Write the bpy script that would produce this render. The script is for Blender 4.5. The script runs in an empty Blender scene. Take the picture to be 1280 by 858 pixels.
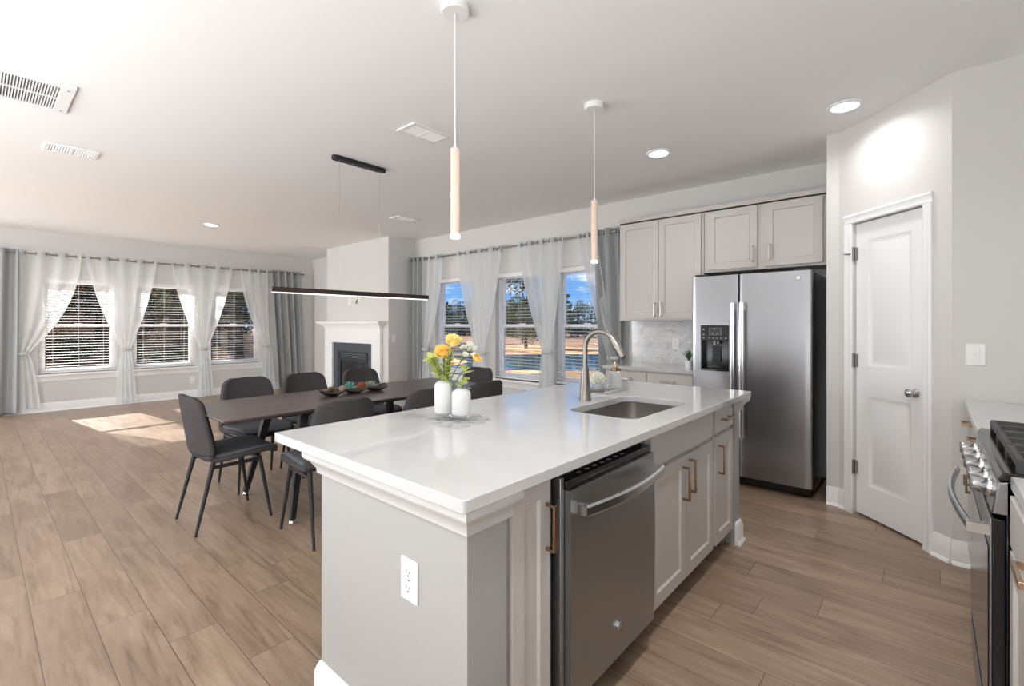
import bpy, math, random
from mathutils import Vector, Matrix
random.seed(7)
R = math.radians
SC = bpy.context.scene
COL = SC.collection

# ------------------------------------------------------------------ camera
cam_d = bpy.data.cameras.new('camera'); cam = bpy.data.objects.new('camera', cam_d); COL.objects.link(cam)
cam.location = (0, 0, 1.335)
cam.rotation_euler = (R(90), 0, 0.72053)
cam_d.sensor_width = 36; cam_d.lens = 590.3/1280*36
cam_d.shift_y = -23.5/1280
cam_d.clip_start = 0.02; cam_d.clip_end = 500
SC.camera = cam

# ------------------------------------------------------------------ exposure
SC.view_settings.view_transform = 'Standard'
SC.view_settings.look = 'None'
SC.view_settings.gamma = 1
SC.view_settings.use_curve_mapping = False
SC.view_settings.exposure = -0.04
SC.cycles.use_denoising = True
SC.cycles.max_bounces = 10
SC.cycles.diffuse_bounces = 6
SC.cycles.transparent_max_bounces = 32
SC.cycles.sample_clamp_indirect = 8
SC.cycles.caustics_reflective = False
SC.cycles.caustics_refractive = False

# ------------------------------------------------------------------ nodes helpers
def new_mat(name):
    m = bpy.data.materials.new(name); m.use_nodes = True
    nt = m.node_tree; nt.nodes.clear()
    out = nt.nodes.new('ShaderNodeOutputMaterial')
    return m, nt, out

def nd(nt, typ, props=None, **ins):
    n = nt.nodes.new(typ)
    for k, v in (props or {}).items(): setattr(n, k, v)
    for k, v in ins.items():
        key = int(k[1:]) if k[0] == 'i' and k[1:].isdigit() else k.replace('_', ' ')
        s = n.inputs[key]
        if isinstance(v, bpy.types.NodeSocket): nt.links.new(v, s)
        else: s.default_value = v
    return n

def mth(nt, op, a, b=0.0, c=0.0):
    return nd(nt, 'ShaderNodeMath', {'operation': op}, i0=a, i1=b, i2=c).outputs[0]

def ramp(nt, fac, stops):
    n = nd(nt, 'ShaderNodeValToRGB', None, Fac=fac)
    e = n.color_ramp.elements
    while len(e) < len(stops): e.new(0.5)
    for k, (p, c) in enumerate(stops):
        e[k].position = p; e[k].color = (c[0], c[1], c[2], 1)
    return n.outputs[0]

def srgb(r, g, b):
    f = lambda v: (v/255/12.92) if v <= 10 else ((v/255+0.055)/1.055)**2.4
    return (f(r), f(g), f(b), 1)

# ------------------------------------------------------------------ world: blue sky with drifting cloud
W = bpy.data.worlds.new('sky'); SC.world = W; W.use_nodes = True
wt = W.node_tree; wt.nodes.clear()
tc = nd(wt, 'ShaderNodeTexCoord')
sep = nd(wt, 'ShaderNodeSeparateXYZ', None, Vector=tc.outputs['Generated'])
grad = ramp(wt, sep.outputs[2], [(0.0, (.40, .56, .78)), (0.06, (.12, .30, .62)), (0.35, (.05, .17, .5)), (1.0, (.05, .16, .5))])
mp = nd(wt, 'ShaderNodeMapping', None, Vector=tc.outputs['Generated']); mp.inputs['Scale'].default_value = (4, 4, 14)
cn = nd(wt, 'ShaderNodeTexNoise', None, Vector=mp.outputs[0], Scale=1.6, Detail=6.0, Roughness=0.6)
cf = ramp(wt, cn.outputs[0], [(0.50, (0, 0, 0)), (0.66, (1, 1, 1))])
mx = nd(wt, 'ShaderNodeMix', {'data_type': 'RGBA'}, i0=cf, i6=grad, i7=(.95, .96, 1, 1))
bg = nd(wt, 'ShaderNodeBackground', None, Color=mx.outputs[2], Strength=1.6)
wo = nd(wt, 'ShaderNodeOutputWorld', None, Surface=bg.outputs[0])

# ------------------------------------------------------------------ sun and added fill lamps
def lamp(name, typ, loc, energy, direction=(0, 0, -1), color=(1, 1, 1), **kw):
    l = bpy.data.lights.new(name, typ); l.energy = energy; l.color = color
    for k, v in kw.items(): setattr(l, k, v)
    o = bpy.data.objects.new(name, l); COL.objects.link(o); o.location = loc
    o.rotation_euler = Vector(direction).to_track_quat('-Z', 'Y').to_euler()
    return o
SUN = 20.0
lamp('sun', 'SUN', (-20, -3, 12), SUN, (1, .13, -.515), (1, .95, .88), angle=R(.6))
# added fill lamp at an invented glass door in the left wall, unseen
lamp('added_door_fill', 'AREA', (-10.6, -1.7, 1.1), 60, (1, .25, .1), (.90, .96, 1), shape='RECTANGLE', size=2.4, size_y=1.8, spread=R(140))
# added fill lamps at two more invented glass doors out of view: far left of the wall behind the camera, and the right wall
lamp('added_door_fill', 'AREA', (-8.7, -5.9, 1.2), 190, (.12, 1, 0), (.95, .98, 1), shape='RECTANGLE', size=2.4, size_y=2.1, spread=R(140))
lamp('added_door_fill', 'AREA', (1.35, -3.9, 1.25), 200, (-1, .25, .12), (.95, .98, 1), shape='RECTANGLE', size=2.4, size_y=2.1, spread=R(140))
# added fill lamps without fixtures, aimed up at the ceiling far behind the camera
lamp('added_ceiling_fill', 'AREA', (-2.0, -2.2, .6), 195, (0, .10, 1), (.88, .95, 1), shape='RECTANGLE', size=5.0, size_y=2.8)
lamp('added_ceiling_fill', 'AREA', (-5.6, -2.8, .6), 40, (0, .10, 1), (.88, .95, 1), shape='RECTANGLE', size=4.6, size_y=2.4)
DOWN = 4.5

# ------------------------------------------------------------------ mesh helpers
ORG = {}
def children_sorted(o): return list(o.children)

class MB:
    def __init__(s, M=None): s.v = []; s.f = []; s.M = M
    def add(s, vs, fs):
        b = len(s.v)
        s.v += [(s.M @ Vector(p)) if s.M else Vector(p) for p in vs]
        s.f += [tuple(b+i for i in f) for f in fs]
        return s
    def box(s, x0, y0, z0, x1, y1, z1):
        if x0 > x1: x0, x1 = x1, x0
        if y0 > y1: y0, y1 = y1, y0
        if z0 > z1: z0, z1 = z1, z0
        return s.add([(x0,y0,z0),(x1,y0,z0),(x1,y1,z0),(x0,y1,z0),(x0,y0,z1),(x1,y0,z1),(x1,y1,z1),(x0,y1,z1)],
              [(0,3,2,1),(4,5,6,7),(0,1,5,4),(1,2,6,5),(2,3,7,6),(3,0,4,7)])
    def prism(s, pts, h0, h1, axis='z'):
        n = len(pts)
        mk = {'z': lambda p, h: (p[0], p[1], h), 'y': lambda p, h: (p[0], h, p[1]), 'x': lambda p, h: (h, p[0], p[1])}[axis]
        vs = [mk(p, h0) for p in pts]+[mk(p, h1) for p in pts]
        fs = [tuple(range(n-1, -1, -1)), tuple(range(n, 2*n))]+[(i, (i+1) % n, n+(i+1) % n, n+i) for i in range(n)]
        return s.add(vs, fs)
    def grid(s, fn, nu, nv, closeu=False):
        vs = []; fs = []
        cu = nu if closeu else nu+1
        for j in range(nv+1):
            for i in range(cu): vs.append(fn(i/nu, j/nv))
        for j in range(nv):
            for i in range(nu):
                a = j*cu+i; b = j*cu+(i+1) % cu
                fs.append((a, b, b+cu, a+cu))
        return s.add(vs, fs)
    def lathe(s, prof, c=(0, 0, 0), seg=24, axis='z'):
        vs = []; fs = []; n = len(prof)
        for r, z in prof:
            for k in range(seg):
                a = 2*math.pi*k/seg
                p = (r*math.cos(a), r*math.sin(a), z)
                if axis == 'x': p = (p[2], p[0], p[1])
                if axis == 'y': p = (p[1], p[2], p[0])
                vs.append((p[0]+c[0], p[1]+c[1], p[2]+c[2]))
        for j in range(n-1):
            for k in range(seg):
                a = j*seg+k; b = j*seg+(k+1) % seg
                fs.append((a, b, b+seg, a+seg))
        if prof[0][0] > 1e-6: fs.append(tuple(range(seg-1, -1, -1)))
        if prof[-1][0] > 1e-6: fs.append(tuple(range((n-1)*seg, n*seg)))
        return s.add(vs, fs)
    def tube(s, pts, rad, seg=8, cap=True, sq=False, ref=None):
        pts = [Vector(p) for p in pts]; n = len(pts)
        rads = rad if isinstance(rad, (list, tuple)) and len(rad) == n else [rad]*n
        vs = []; fs = []
        up = Vector(ref) if ref else None
        for i, p in enumerate(pts):
            if i == 0: t = pts[1]-pts[0]
            elif i == n-1: t = pts[-1]-pts[-2]
            else: t = (pts[i+1]-p).normalized()+(p-pts[i-1]).normalized()
            t.normalize()
            if up is None: up = Vector((0, 0, 1)) if abs(t.z) < .9 else Vector((1, 0, 0))
            x = up-t*up.dot(t)
            if x.length < 1e-5: x = Vector((0, 1, 0))-t*t.y
            x.normalize(); y = t.cross(x)
            if ref is None: up = x
            k = 1.0
            if sq and 0 < i < n-1:
                c = t.dot((p-pts[i-1]).normalized()); k = 1/max(.5, c)
            for j in range(seg):
                a = 2*math.pi*(j+(.5 if sq else 0))/seg
                rr = rads[i]*(1.414 if sq else 1)
                vs.append(p+(x*math.cos(a)*k+y*math.sin(a))*rr)
        for i in range(n-1):
            for j in range(seg):
                a = i*seg+j; b = i*seg+(j+1) % seg
                fs.append((a, b, b+seg, a+seg))
        if cap: fs += [tuple(range(seg-1, -1, -1)), tuple(range((n-1)*seg, n*seg))]
        return s.add(vs, fs)
    def panelled(s, T, w, h, th, panels, rings):
        """slab in local coords x 0..w, z 0..h, front face at y=0 looking to -y, thickness th; panels = rects with stepped rings (inset, depth)"""
        old = s.M; s.M = (old @ T) if old else T
        xs = sorted({0, w} | {p[0] for p in panels} | {p[2] for p in panels})
        zs = sorted({0, h} | {p[1] for p in panels} | {p[3] for p in panels})
        vid = {}; vs = []; fs = []
        def V(x, y, z):
            k = (round(x, 5), round(y, 5), round(z, 5))
            if k not in vid: vid[k] = len(vs); vs.append((x, y, z))
            return vid[k]
        for i in range(len(xs)-1):
            for j in range(len(zs)-1):
                x0, x1, z0, z1 = xs[i], xs[i+1], zs[j], zs[j+1]
                if any(abs(p[0]-x0) < 1e-6 and abs(p[1]-z0) < 1e-6 for p in panels):
                    loop = [(x0, z0), (x1, z0), (x1, z1), (x0, z1)]; prev = [V(x, 0, z) for x, z in loop]
                    for ins, dep in rings:
                        l2 = [(x0+ins, z0+ins), (x1-ins, z0+ins), (x1-ins, z1-ins), (x0+ins, z1-ins)]
                        cur = [V(x, dep, z) for x, z in l2]
                        for k in range(4): fs.append((prev[k], prev[(k+1) % 4], cur[(k+1) % 4], cur[k]))
                        prev = cur
                    fs.append(tuple(prev))
                else:
                    fs.append((V(x0, 0, z0), V(x1, 0, z0), V(x1, 0, z1), V(x0, 0, z1)))
        fb = [V(x, 0, 0) for x in xs]; ft = [V(x, 0, h) for x in xs]
        fl = [V(0, 0, z) for z in zs]; fr = [V(w, 0, z) for z in zs]
        b = [V(0, th, 0), V(w, th, 0), V(w, th, h), V(0, th, h)]
        fs.append((b[0], b[3], b[2], b[1]))
        fs.append(tuple(fb[::-1])+(b[0], b[1])); fs.append(tuple(ft)+(b[2], b[3]))
        fs.append(tuple(fl)+(b[3], b[0])); fs.append(tuple(fr[::-1])+(b[1], b[2]))
        s.add(vs, fs); s.M = old
        return s
    def build(s, name, mat, parent=None, bevel=0, seg=2, smooth=True, ang=35, solid=0, subsurf=0, origin=None, soff=0):
        if parent is not None: o0 = ORG[parent.name]
        elif origin is not None: o0 = Vector(origin)
        else:
            xs = [p.x for p in s.v]; ys = [p.y for p in s.v]; zs = [p.z for p in s.v]
            o0 = Vector(((min(xs)+max(xs))/2, (min(ys)+max(ys))/2, min(zs)))
        me = bpy.data.meshes.new(name)
        me.from_pydata([tuple(p-o0) for p in s.v], [], s.f)
        me.validate(); 
        import bmesh
        bm = bmesh.new(); bm.from_mesh(me); bmesh.ops.recalc_face_normals(bm, faces=bm.faces); bm.to_mesh(me); bm.free()
        if smooth:
            me.polygons.foreach_set('use_smooth', [True]*len(me.polygons))
            me.set_sharp_from_angle(angle=R(ang))
        me.materials.append(mat)
        o = bpy.data.objects.new(name, me); COL.objects.link(o)
        if parent is not None: o.parent = parent
        else: o.location = o0
        ORG[o.name] = o0
        if solid:
            m = o.modifiers.new('thickness', 'SOLIDIFY'); m.thickness = solid; m.offset = soff
        if bevel:
            m = o.modifiers.new('bevel', 'BEVEL'); m.width = bevel; m.segments = seg; m.limit_method = 'ANGLE'; m.angle_limit = R(40)
        if subsurf:
            m = o.modifiers.new('subdivision', 'SUBSURF'); m.levels = subsurf; m.render_levels = subsurf
        return o

def box(name, mat, a, b, parent=None, bevel=.002, **kw):
    return MB().box(*a, *b).build(name, mat, parent, bevel=bevel, **kw)

def tag(o, label=None, cat=None, group=None, kind=None):
    if label: o['label'] = label
    if cat: o['category'] = cat
    if group: o['group'] = group
    if kind: o['kind'] = kind
    return o

def thing(name, label, cat, loc=(0, 0, 0), group=None):
    o = bpy.data.objects.new(name, None); COL.objects.link(o); o.location = loc
    o.empty_display_size = .1
    ORG[o.name] = Vector(loc)
    return tag(o, label, cat, group)

def struct(o): o['kind'] = 'structure'; return o

def copy_tree(o, loc=None, rotz=None, label=None, group=None, parent=None):
    c = o.copy(); COL.objects.link(c)
    if parent is not None: c.parent = parent
    if loc is not None: c.location = loc
    if rotz is not None: c.rotation_euler = (0, 0, rotz)
    if label: c['label'] = label
    if group: c['group'] = group
    for ch in list(o.children): copy_tree(ch, parent=c)
    return c

# ------------------------------------------------------------------ materials
def pbr(name, color, rough=.5, metal=0, spec=.5, noise=0, nscale=30, bump=0, bscale=200, stretch=None, coat=0, sheen=0):
    m, nt, out = new_mat(name)
    p = nd(nt, 'ShaderNodeBsdfPrincipled', None, Roughness=rough, Metallic=metal)
    p.inputs['Specular IOR Level'].default_value = spec
    if coat: p.inputs['Coat Weight'].default_value = coat; p.inputs['Coat Roughness'].default_value = .05
    if sheen: p.inputs['Sheen Weight'].default_value = sheen
    c = color if len(color) == 4 else (*color, 1)
    p.inputs['Base Color'].default_value = c
    tcn = nd(nt, 'ShaderNodeTexCoord')
    vec = tcn.outputs['Object']
    if stretch:
        mpn = nd(nt, 'ShaderNodeMapping', None, Vector=vec); mpn.inputs['Scale'].default_value = stretch; vec = mpn.outputs[0]
    if noise:
        n = nd(nt, 'ShaderNodeTexNoise', None, Vector=vec, Scale=nscale, Detail=4.0)
        lo = tuple(x*(1-noise) for x in c[:3]); hi = tuple(min(1, x*(1+noise)) for x in c[:3])
        nt.links.new(ramp(nt, n.outputs[0], [(.3, lo), (.7, hi)]), p.inputs['Base Color'])
    if bump:
        n2 = nd(nt, 'ShaderNodeTexNoise', None, Vector=vec, Scale=bscale, Detail=3.0)
        b = nd(nt, 'ShaderNodeBump', None, Strength=bump, Distance=.002, Height=n2.outputs[0])
        nt.links.new(b.outputs[0], p.inputs['Normal'])
    nt.links.new(p.outputs[0], out.inputs[0])
    return m

def emit(name, color, strength):
    m, nt, out = new_mat(name)
    e = nd(nt, 'ShaderNodeEmission', None, Color=(*color, 1), Strength=strength)
    nt.links.new(e.outputs[0], out.inputs[0]); return m

def sheer_mat(name, color, cover, transl=.5):
    m, nt, out = new_mat(name)
    d = nd(nt, 'ShaderNodeBsdfDiffuse', None, Color=color)
    t = nd(nt, 'ShaderNodeBsdfTranslucent', None, Color=color)
    a = nd(nt, 'ShaderNodeMixShader', None, i0=transl, i1=d.outputs[0], i2=t.outputs[0])
    tr = nd(nt, 'ShaderNodeBsdfTransparent')
    tcn = nd(nt, 'ShaderNodeTexCoord')
    mpn = nd(nt, 'ShaderNodeMapping', None, Vector=tcn.outputs['Object']); mpn.inputs['Scale'].default_value = (1, 1, .05)
    n = nd(nt, 'ShaderNodeTexNoise', None, Vector=mpn.outputs[0], Scale=60.0, Detail=2.0)
    f = mth(nt, 'MULTIPLY_ADD', n.outputs[0], .16, cover-.08)
    b = nd(nt, 'ShaderNodeMixShader', None, i0=f, i1=tr.outputs[0], i2=a.outputs[0])
    nt.links.new(b.outputs[0], out.inputs[0]); return m

def glass_mat(name, tint=(1, 1, 1), gloss=1.0, milk=0.0):
    m, nt, out = new_mat(name)
    tr = nd(nt, 'ShaderNodeBsdfTransparent', None, Color=(*tint, 1))
    g = nd(nt, 'ShaderNodeBsdfGlossy', None, Roughness=.02)
    lw = nd(nt, 'ShaderNodeLayerWeight', None, Blend=.5)
    f = mth(nt, 'MULTIPLY', mth(nt, 'MULTIPLY_ADD', mth(nt, 'POWER', lw.outputs[1], 4.0), .6, .04), gloss)
    tr = nd(nt, 'ShaderNodeMixShader', None, i0=milk, i1=tr.outputs[0], i2=nd(nt, 'ShaderNodeBsdfDiffuse', None, Color=(.9, .9, .9, 1)).outputs[0])
    b = nd(nt, 'ShaderNodeMixShader', None, i0=f, i1=tr.outputs[0], i2=g.outputs[0])
    nt.links.new(b.outputs[0], out.inputs[0]); return m

def floor_mat():
    m, nt, out = new_mat('oak_plank_floor')
    tcn = nd(nt, 'ShaderNodeTexCoord'); sp = nd(nt, 'ShaderNodeSeparateXYZ', None, Vector=tcn.outputs['Object'])
    x, y = sp.outputs[0], sp.outputs[1]
    yr = mth(nt, 'DIVIDE', mth(nt, 'SUBTRACT', y, .173), .1825)
    row = mth(nt, 'FLOOR', yr)
    wn = nd(nt, 'ShaderNodeTexWhiteNoise', {'noise_dimensions': '1D'}, W=mth(nt, 'ADD', row, 3.7))
    xr = mth(nt, 'ADD', mth(nt, 'DIVIDE', x, 1.22), wn.outputs[0])
    colm = mth(nt, 'FLOOR', xr)
    idv = nd(nt, 'ShaderNodeCombineXYZ', None, X=row, Y=colm)
    w2 = nd(nt, 'ShaderNodeTexWhiteNoise', {'noise_dimensions': '2D'}, Vector=idv.outputs[0])
    rnd = w2.outputs[0]
    fy = mth(nt, 'FRACT', yr); fx = mth(nt, 'FRACT', xr)
    ey = mth(nt, 'MULTIPLY', mth(nt, 'MINIMUM', fy, mth(nt, 'SUBTRACT', 1, fy)), .1825)
    ex = mth(nt, 'MULTIPLY', mth(nt, 'MINIMUM', fx, mth(nt, 'SUBTRACT', 1, fx)), 1.22)
    e = mth(nt, 'MINIMUM', ex, ey)
    seam = nd(nt, 'ShaderNodeMapRange', None, Value=e); seam.inputs[1].default_value = .0006; seam.inputs[2].default_value = .0022
    gv = nd(nt, 'ShaderNodeCombineXYZ', None, X=mth(nt, 'MULTIPLY', x, 1.1), Y=mth(nt, 'MULTIPLY', y, 13.0), Z=mth(nt, 'MULTIPLY', rnd, 40))
    gn = nd(nt, 'ShaderNodeTexNoise', None, Vector=gv.outputs[0], Scale=2.2, Detail=7.0, Roughness=.62, Distortion=.9)
    gv2 = nd(nt, 'ShaderNodeCombineXYZ', None, X=mth(nt, 'MULTIPLY', x, .9), Y=mth(nt, 'MULTIPLY', y, 3.2), Z=mth(nt, 'MULTIPLY', rnd, 90))
    gn2 = nd(nt, 'ShaderNodeTexNoise', None, Vector=gv2.outputs[0], Scale=1.7, Detail=3.0, Distortion=.6)
    base = ramp(nt, gn.outputs[0], [(.28, (.20, .137, .095)), (.48, (.32, .232, .168)), (.72, (.40, .303, .228))])
    blot = ramp(nt, gn2.outputs[0], [(.3, (.79, .77, .75)), (.62, (1.04, 1.03, 1.02))])
    c1 = nd(nt, 'ShaderNodeMix', {'data_type': 'RGBA', 'blend_type': 'MULTIPLY'}, i0=1.0, i6=base, i7=blot)
    var = ramp(nt, rnd, [(0, (.88, .87, .86)), (1, (1.07, 1.06, 1.05))])
    c2 = nd(nt, 'ShaderNodeMix', {'data_type': 'RGBA', 'blend_type': 'MULTIPLY'}, i0=1.0, i6=c1.outputs[2], i7=var)
    c3 = nd(nt, 'ShaderNodeMix', {'data_type': 'RGBA'}, i0=seam.outputs[0], i6=(.10, .065, .045, 1), i7=c2.outputs[2])
    p = nd(nt, 'ShaderNodeBsdfPrincipled', None, Base_Color=c3.outputs[2])
    rr = mth(nt, 'MULTIPLY_ADD', gn.outputs[0], .22, .22)
    nt.links.new(rr, p.inputs['Roughness'])
    h = mth(nt, 'ADD', seam.outputs[0], mth(nt, 'MULTIPLY', gn.outputs[0], .25))
    b = nd(nt, 'ShaderNodeBump', None, Strength=.25, Distance=.002, Height=h)
    nt.links.new(b.outputs[0], p.inputs['Normal'])
    nt.links.new(p.outputs[0], out.inputs[0]); return m

def tile_mat():
    m, nt, out = new_mat('marble_tile')
    tcn = nd(nt, 'ShaderNodeTexCoord'); sp = nd(nt, 'ShaderNodeSeparateXYZ', None, Vector=tcn.outputs['Object'])
    v = nd(nt, 'ShaderNodeCombineXYZ', None, X=sp.outputs[0], Y=sp.outputs[2])
    br = nd(nt, 'ShaderNodeTexBrick', {'offset': .5}, Vector=v.outputs[0], Scale=1.0, Mortar_Size=.0018, Bias=0.0, Brick_Width=.3, Row_Height=.075)
    br.inputs['Color1'].default_value = (.74, .74, .74, 1); br.inputs['Color2'].default_value = (.62, .62, .63, 1); br.inputs['Mortar'].default_value = (.82, .82, .82, 1)
    n = nd(nt, 'ShaderNodeTexNoise', None, Vector=v.outputs[0], Scale=6.0, Detail=8.0, Roughness=.65, Distortion=2.0)
    vein = ramp(nt, n.outputs[0], [(.35, (.80, .80, .81)), (.55, (1.06, 1.06, 1.06))])
    c = nd(nt, 'ShaderNodeMix', {'data_type': 'RGBA', 'blend_type': 'MULTIPLY'}, i0=1.0, i6=br.outputs[0], i7=vein)
    p = nd(nt, 'ShaderNodeBsdfPrincipled', None, Base_Color=c.outputs[2], Roughness=.12)
    b = nd(nt, 'ShaderNodeBump', {'invert': True}, Strength=.3, Distance=.002, Height=br.outputs[1])
    nt.links.new(b.outputs[0], p.inputs['Normal'])
    nt.links.new(p.outputs[0], out.inputs[0]); return m

def wood_mat(name, dark, light, axis=1, rough=.4):
    m, nt, out = new_mat(name)
    tcn = nd(nt, 'ShaderNodeTexCoord'); mpn = nd(nt, 'ShaderNodeMapping', None, Vector=tcn.outputs['Object'])
    sc = [16, 16, 16]; sc[axis] = 1.2; mpn.inputs['Scale'].default_value = sc
    n = nd(nt, 'ShaderNodeTexNoise', None, Vector=mpn.outputs[0], Scale=2.0, Detail=6.0, Roughness=.6, Distortion=.8)
    c = ramp(nt, n.outputs[0], [(.3, dark), (.7, light)])
    p = nd(nt, 'ShaderNodeBsdfPrincipled', None, Base_Color=c, Roughness=rough)
    nt.links.new(p.outputs[0], out.inputs[0]); return m

def ground_mat(name, stops, scale, stretch=(1, 1, 1), rough=.95):
    m, nt, out = new_mat(name)
    tcn = nd(nt, 'ShaderNodeTexCoord'); mpn = nd(nt, 'ShaderNodeMapping', None, Vector=tcn.outputs['Object']); mpn.inputs['Scale'].default_value = stretch
    n = nd(nt, 'ShaderNodeTexNoise', None, Vector=mpn.outputs[0], Scale=scale, Detail=8.0, Roughness=.7)
    c = ramp(nt, n.outputs[0], stops)
    p = nd(nt, 'ShaderNodeBsdfPrincipled', None, Base_Color=c, Roughness=rough)
    p.inputs['Specular IOR Level'].default_value = .1
    nt.links.new(p.outputs[0], out.inputs[0]); return m

M = {}
M['wall'] = pbr('greige_wall_paint', (.66, .65, .635), .85, spec=.2, bump=.05, bscale=300)
M['ceil'] = pbr('ceiling_paint', (.88, .88, .88), .9, spec=.1)
M['trim'] = pbr('white_trim_paint', (.87, .875, .88), .4)
M['island'] = pbr('island_wall_paint', (.37, .365, .355), .7, spec=.3, bump=.04, bscale=250)
M['crown'] = pbr('island_moulding_paint', (.56, .56, .56), .45)
M['cab'] = pbr('greige_cabinet_paint', (.53, .50, .475), .42)
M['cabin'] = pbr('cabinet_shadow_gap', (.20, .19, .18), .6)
M['quartz'] = pbr('white_quartz', (.52, .52, .52), .07, noise=.02, nscale=8)
M['floor'] = floor_mat()
M['tile'] = tile_mat()
M['steel'] = pbr('brushed_stainless', (.30, .30, .31), .25, 1, bump=.06, bscale=60, stretch=(1, 1, 40))
M['steel_dark'] = pbr('stainless_slate', (.38, .39, .40), .36, 1, bump=.05, bscale=60, stretch=(1, 1, 40))
M['steel_l'] = pbr('satin_steel', (.62, .62, .62), .22, 1)
M['pull'] = pbr('satin_nickel_pull', (.42, .39, .37), .28, 1)
M['sink'] = pbr('sink_steel', (.46, .44, .41), .28, 1)
M['nickel'] = pbr('brushed_nickel', (.27, .245, .225), .34, 1)
M['bronze'] = pbr('copper_bronze', (.42, .29, .20), .25, 1)
M['chrome'] = pbr('chrome', (.75, .75, .76), .1, 1)
M['black'] = pbr('black_gloss', (.008, .008, .009), .12)
M['blackm'] = pbr('black_matte', (.012, .011, .012), .55)
M['iron'] = pbr('cast_iron', (.03, .03, .03), .45)
M['leg'] = pbr('black_powder_coat', (.012, .010, .011), .6)
M['fabric'] = pbr('charcoal_fabric', (.068, .061, .063), .95, spec=.15, noise=.25, nscale=250, bump=.4, bscale=500)
M['fabric_b'] = pbr('brown_charcoal_fabric', (.075, .058, .050), .95, spec=.15, noise=.45, nscale=160, bump=.4, bscale=500)
M['seatpad'] = pbr('seat_fabric_sky_sheen', (.10, .105, .118), .8, spec=.3, noise=.1, nscale=200, bump=.2, bscale=500)  # charcoal seat fabric with the bluish sheen of sky light put into its colour
M['table'] = wood_mat('dark_walnut_top', (.055, .040, .041), (.13, .098, .098), 1, .33)
M['drape'] = pbr('grey_drape', (.35, .36, .365), .85, spec=.1, noise=.05, nscale=200)
M['sheer'] = sheer_mat('white_sheer', (.92, .95, .96, 1), .72, .55)
M['blind'] = pbr('white_blind', (.82, .82, .82), .5)
M['vinyl'] = pbr('white_vinyl', (.84, .84, .84), .35)
M['pane'] = glass_mat('window_glass', gloss=.12)
M['plate'] = pbr('white_plastic', (.84, .84, .83), .35)
M['slot'] = pbr('dark_slot', (.04, .04, .04), .5)
M['hearth'] = pbr('slate_black_metal', (.022, .028, .034), .38)
M['slate'] = pbr('dark_slate_surround', (.06, .075, .088), .35, noise=.2, nscale=12)
M['fireglass'] = pbr('smoked_fire_glass', (.010, .012, .015), .08)
M['tubewood'] = pbr('pale_wood_tube', (.72, .57, .47), .5, noise=.05, nscale=20, stretch=(8, 8, .6))
M['barwood'] = wood_mat('dark_wenge', (.020, .010, .009), (.055, .028, .024), 1, .4)
M['lampglow'] = emit('lamp_glow', (1, .97, .93), 9)
M['barglow'] = emit('bar_glow', (1, .95, .90), 1.6)
M['canopyglow'] = pbr('white_canopy', (.84, .84, .84), .4)
M['frost'] = None
M['grey_metal'] = pbr('grey_metal', (.30, .30, .30), .35, 1)
M['screen'] = pbr('dispenser_screen', (.02, .02, .025), .2)
M['icon'] = pbr('pale_icon', (.35, .35, .35), .5)
M['vent'] = pbr('vent_white', (.84, .84, .84), .45)
M['ventdark'] = pbr('vent_dark', (.10, .10, .10), .7)
# ================================================================== THE SETTING
def holed_wall(name, T, s0, s1, d0, d1, z0, z1, holes, mat):
    """wall slab in (along, depth, height) with rectangular openings (a0,a1,b0,b1)"""
    mb = MB(T)
    holes = sorted(holes); cur = s0
    for a0, a1, b0, b1 in holes:
        mb.box(cur, d0, z0, a0, d1, z1)
        mb.box(a0, d0, z0, a1, d1, b0); mb.box(a0, d0, b1, a1, d1, z1)
        cur = a1
    mb.box(cur, d0, z0, s1, d1, z1)
    return struct(mb.build(name, mat, smooth=False))

TL = Matrix(((0, -1, 0, -10.1), (1, 0, 0, 0), (0, 0, 1, 0), (0, 0, 0, 1)))     # left wall: along=Y, depth outward=-X
TB = Matrix(((1, 0, 0, 0), (0, 1, 0, 4.88), (0, 0, 1, 0), (0, 0, 0, 1)))       # back wall: along=X, depth outward=+Y
struct(MB().box(-10.3, -5.42, -.12, 1.02, 5.08, 0).build('floor', M['floor'], origin=(0, 0, 0), smooth=False))
struct(MB().box(-10.5, -5.6, 2.74, 1.2, 5.3, 2.95).build('ceiling', M['ceil'], smooth=False))
WZ0, WZ1 = .57, 2.05
LWIN = [(.64, 1.56), (1.76, 2.68), (2.88, 3.80)]
BWIN = [(-5.92, -5.06), (-4.60, -3.74), (-3.56, -2.70)]
holed_wall('wall_left', TL, -5.4, 5.06, 0, .18, 0, 2.74, [(-2.9, -.5, .08, 2.3)]+[(a, b, WZ0, WZ1) for a, b in LWIN], M['wall'])
holed_wall('wall_back', TB, -10.1, 1.0, 0, .18, 0, 2.74, [(a, b, WZ0, WZ1) for a, b in BWIN], M['wall'])
TRW = Matrix(((0, 1, 0, .82), (1, 0, 0, 0), (0, 0, 1, 0), (0, 0, 0, 1)))
holed_wall('wall_right', TRW, -5.4, 4.88, 0, .18, 0, 2.74, [(-5.15, -2.65, .08, 2.35)], M['wall'])
TF = Matrix(((1, 0, 0, 0), (0, 1, 0, -5.4), (0, 0, 1, 0), (0, 0, 0, 1)))
holed_wall('wall_front', TF, -10.1, .82, 0, .2, 0, 2.74, [(-9.95, -7.45, .08, 2.35)], M['wall'])
struct(MB().box(-8.44, 4.36, 0, -6.45, 4.88, 2.74).build('wall_chimney', M['wall'], smooth=False))

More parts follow.
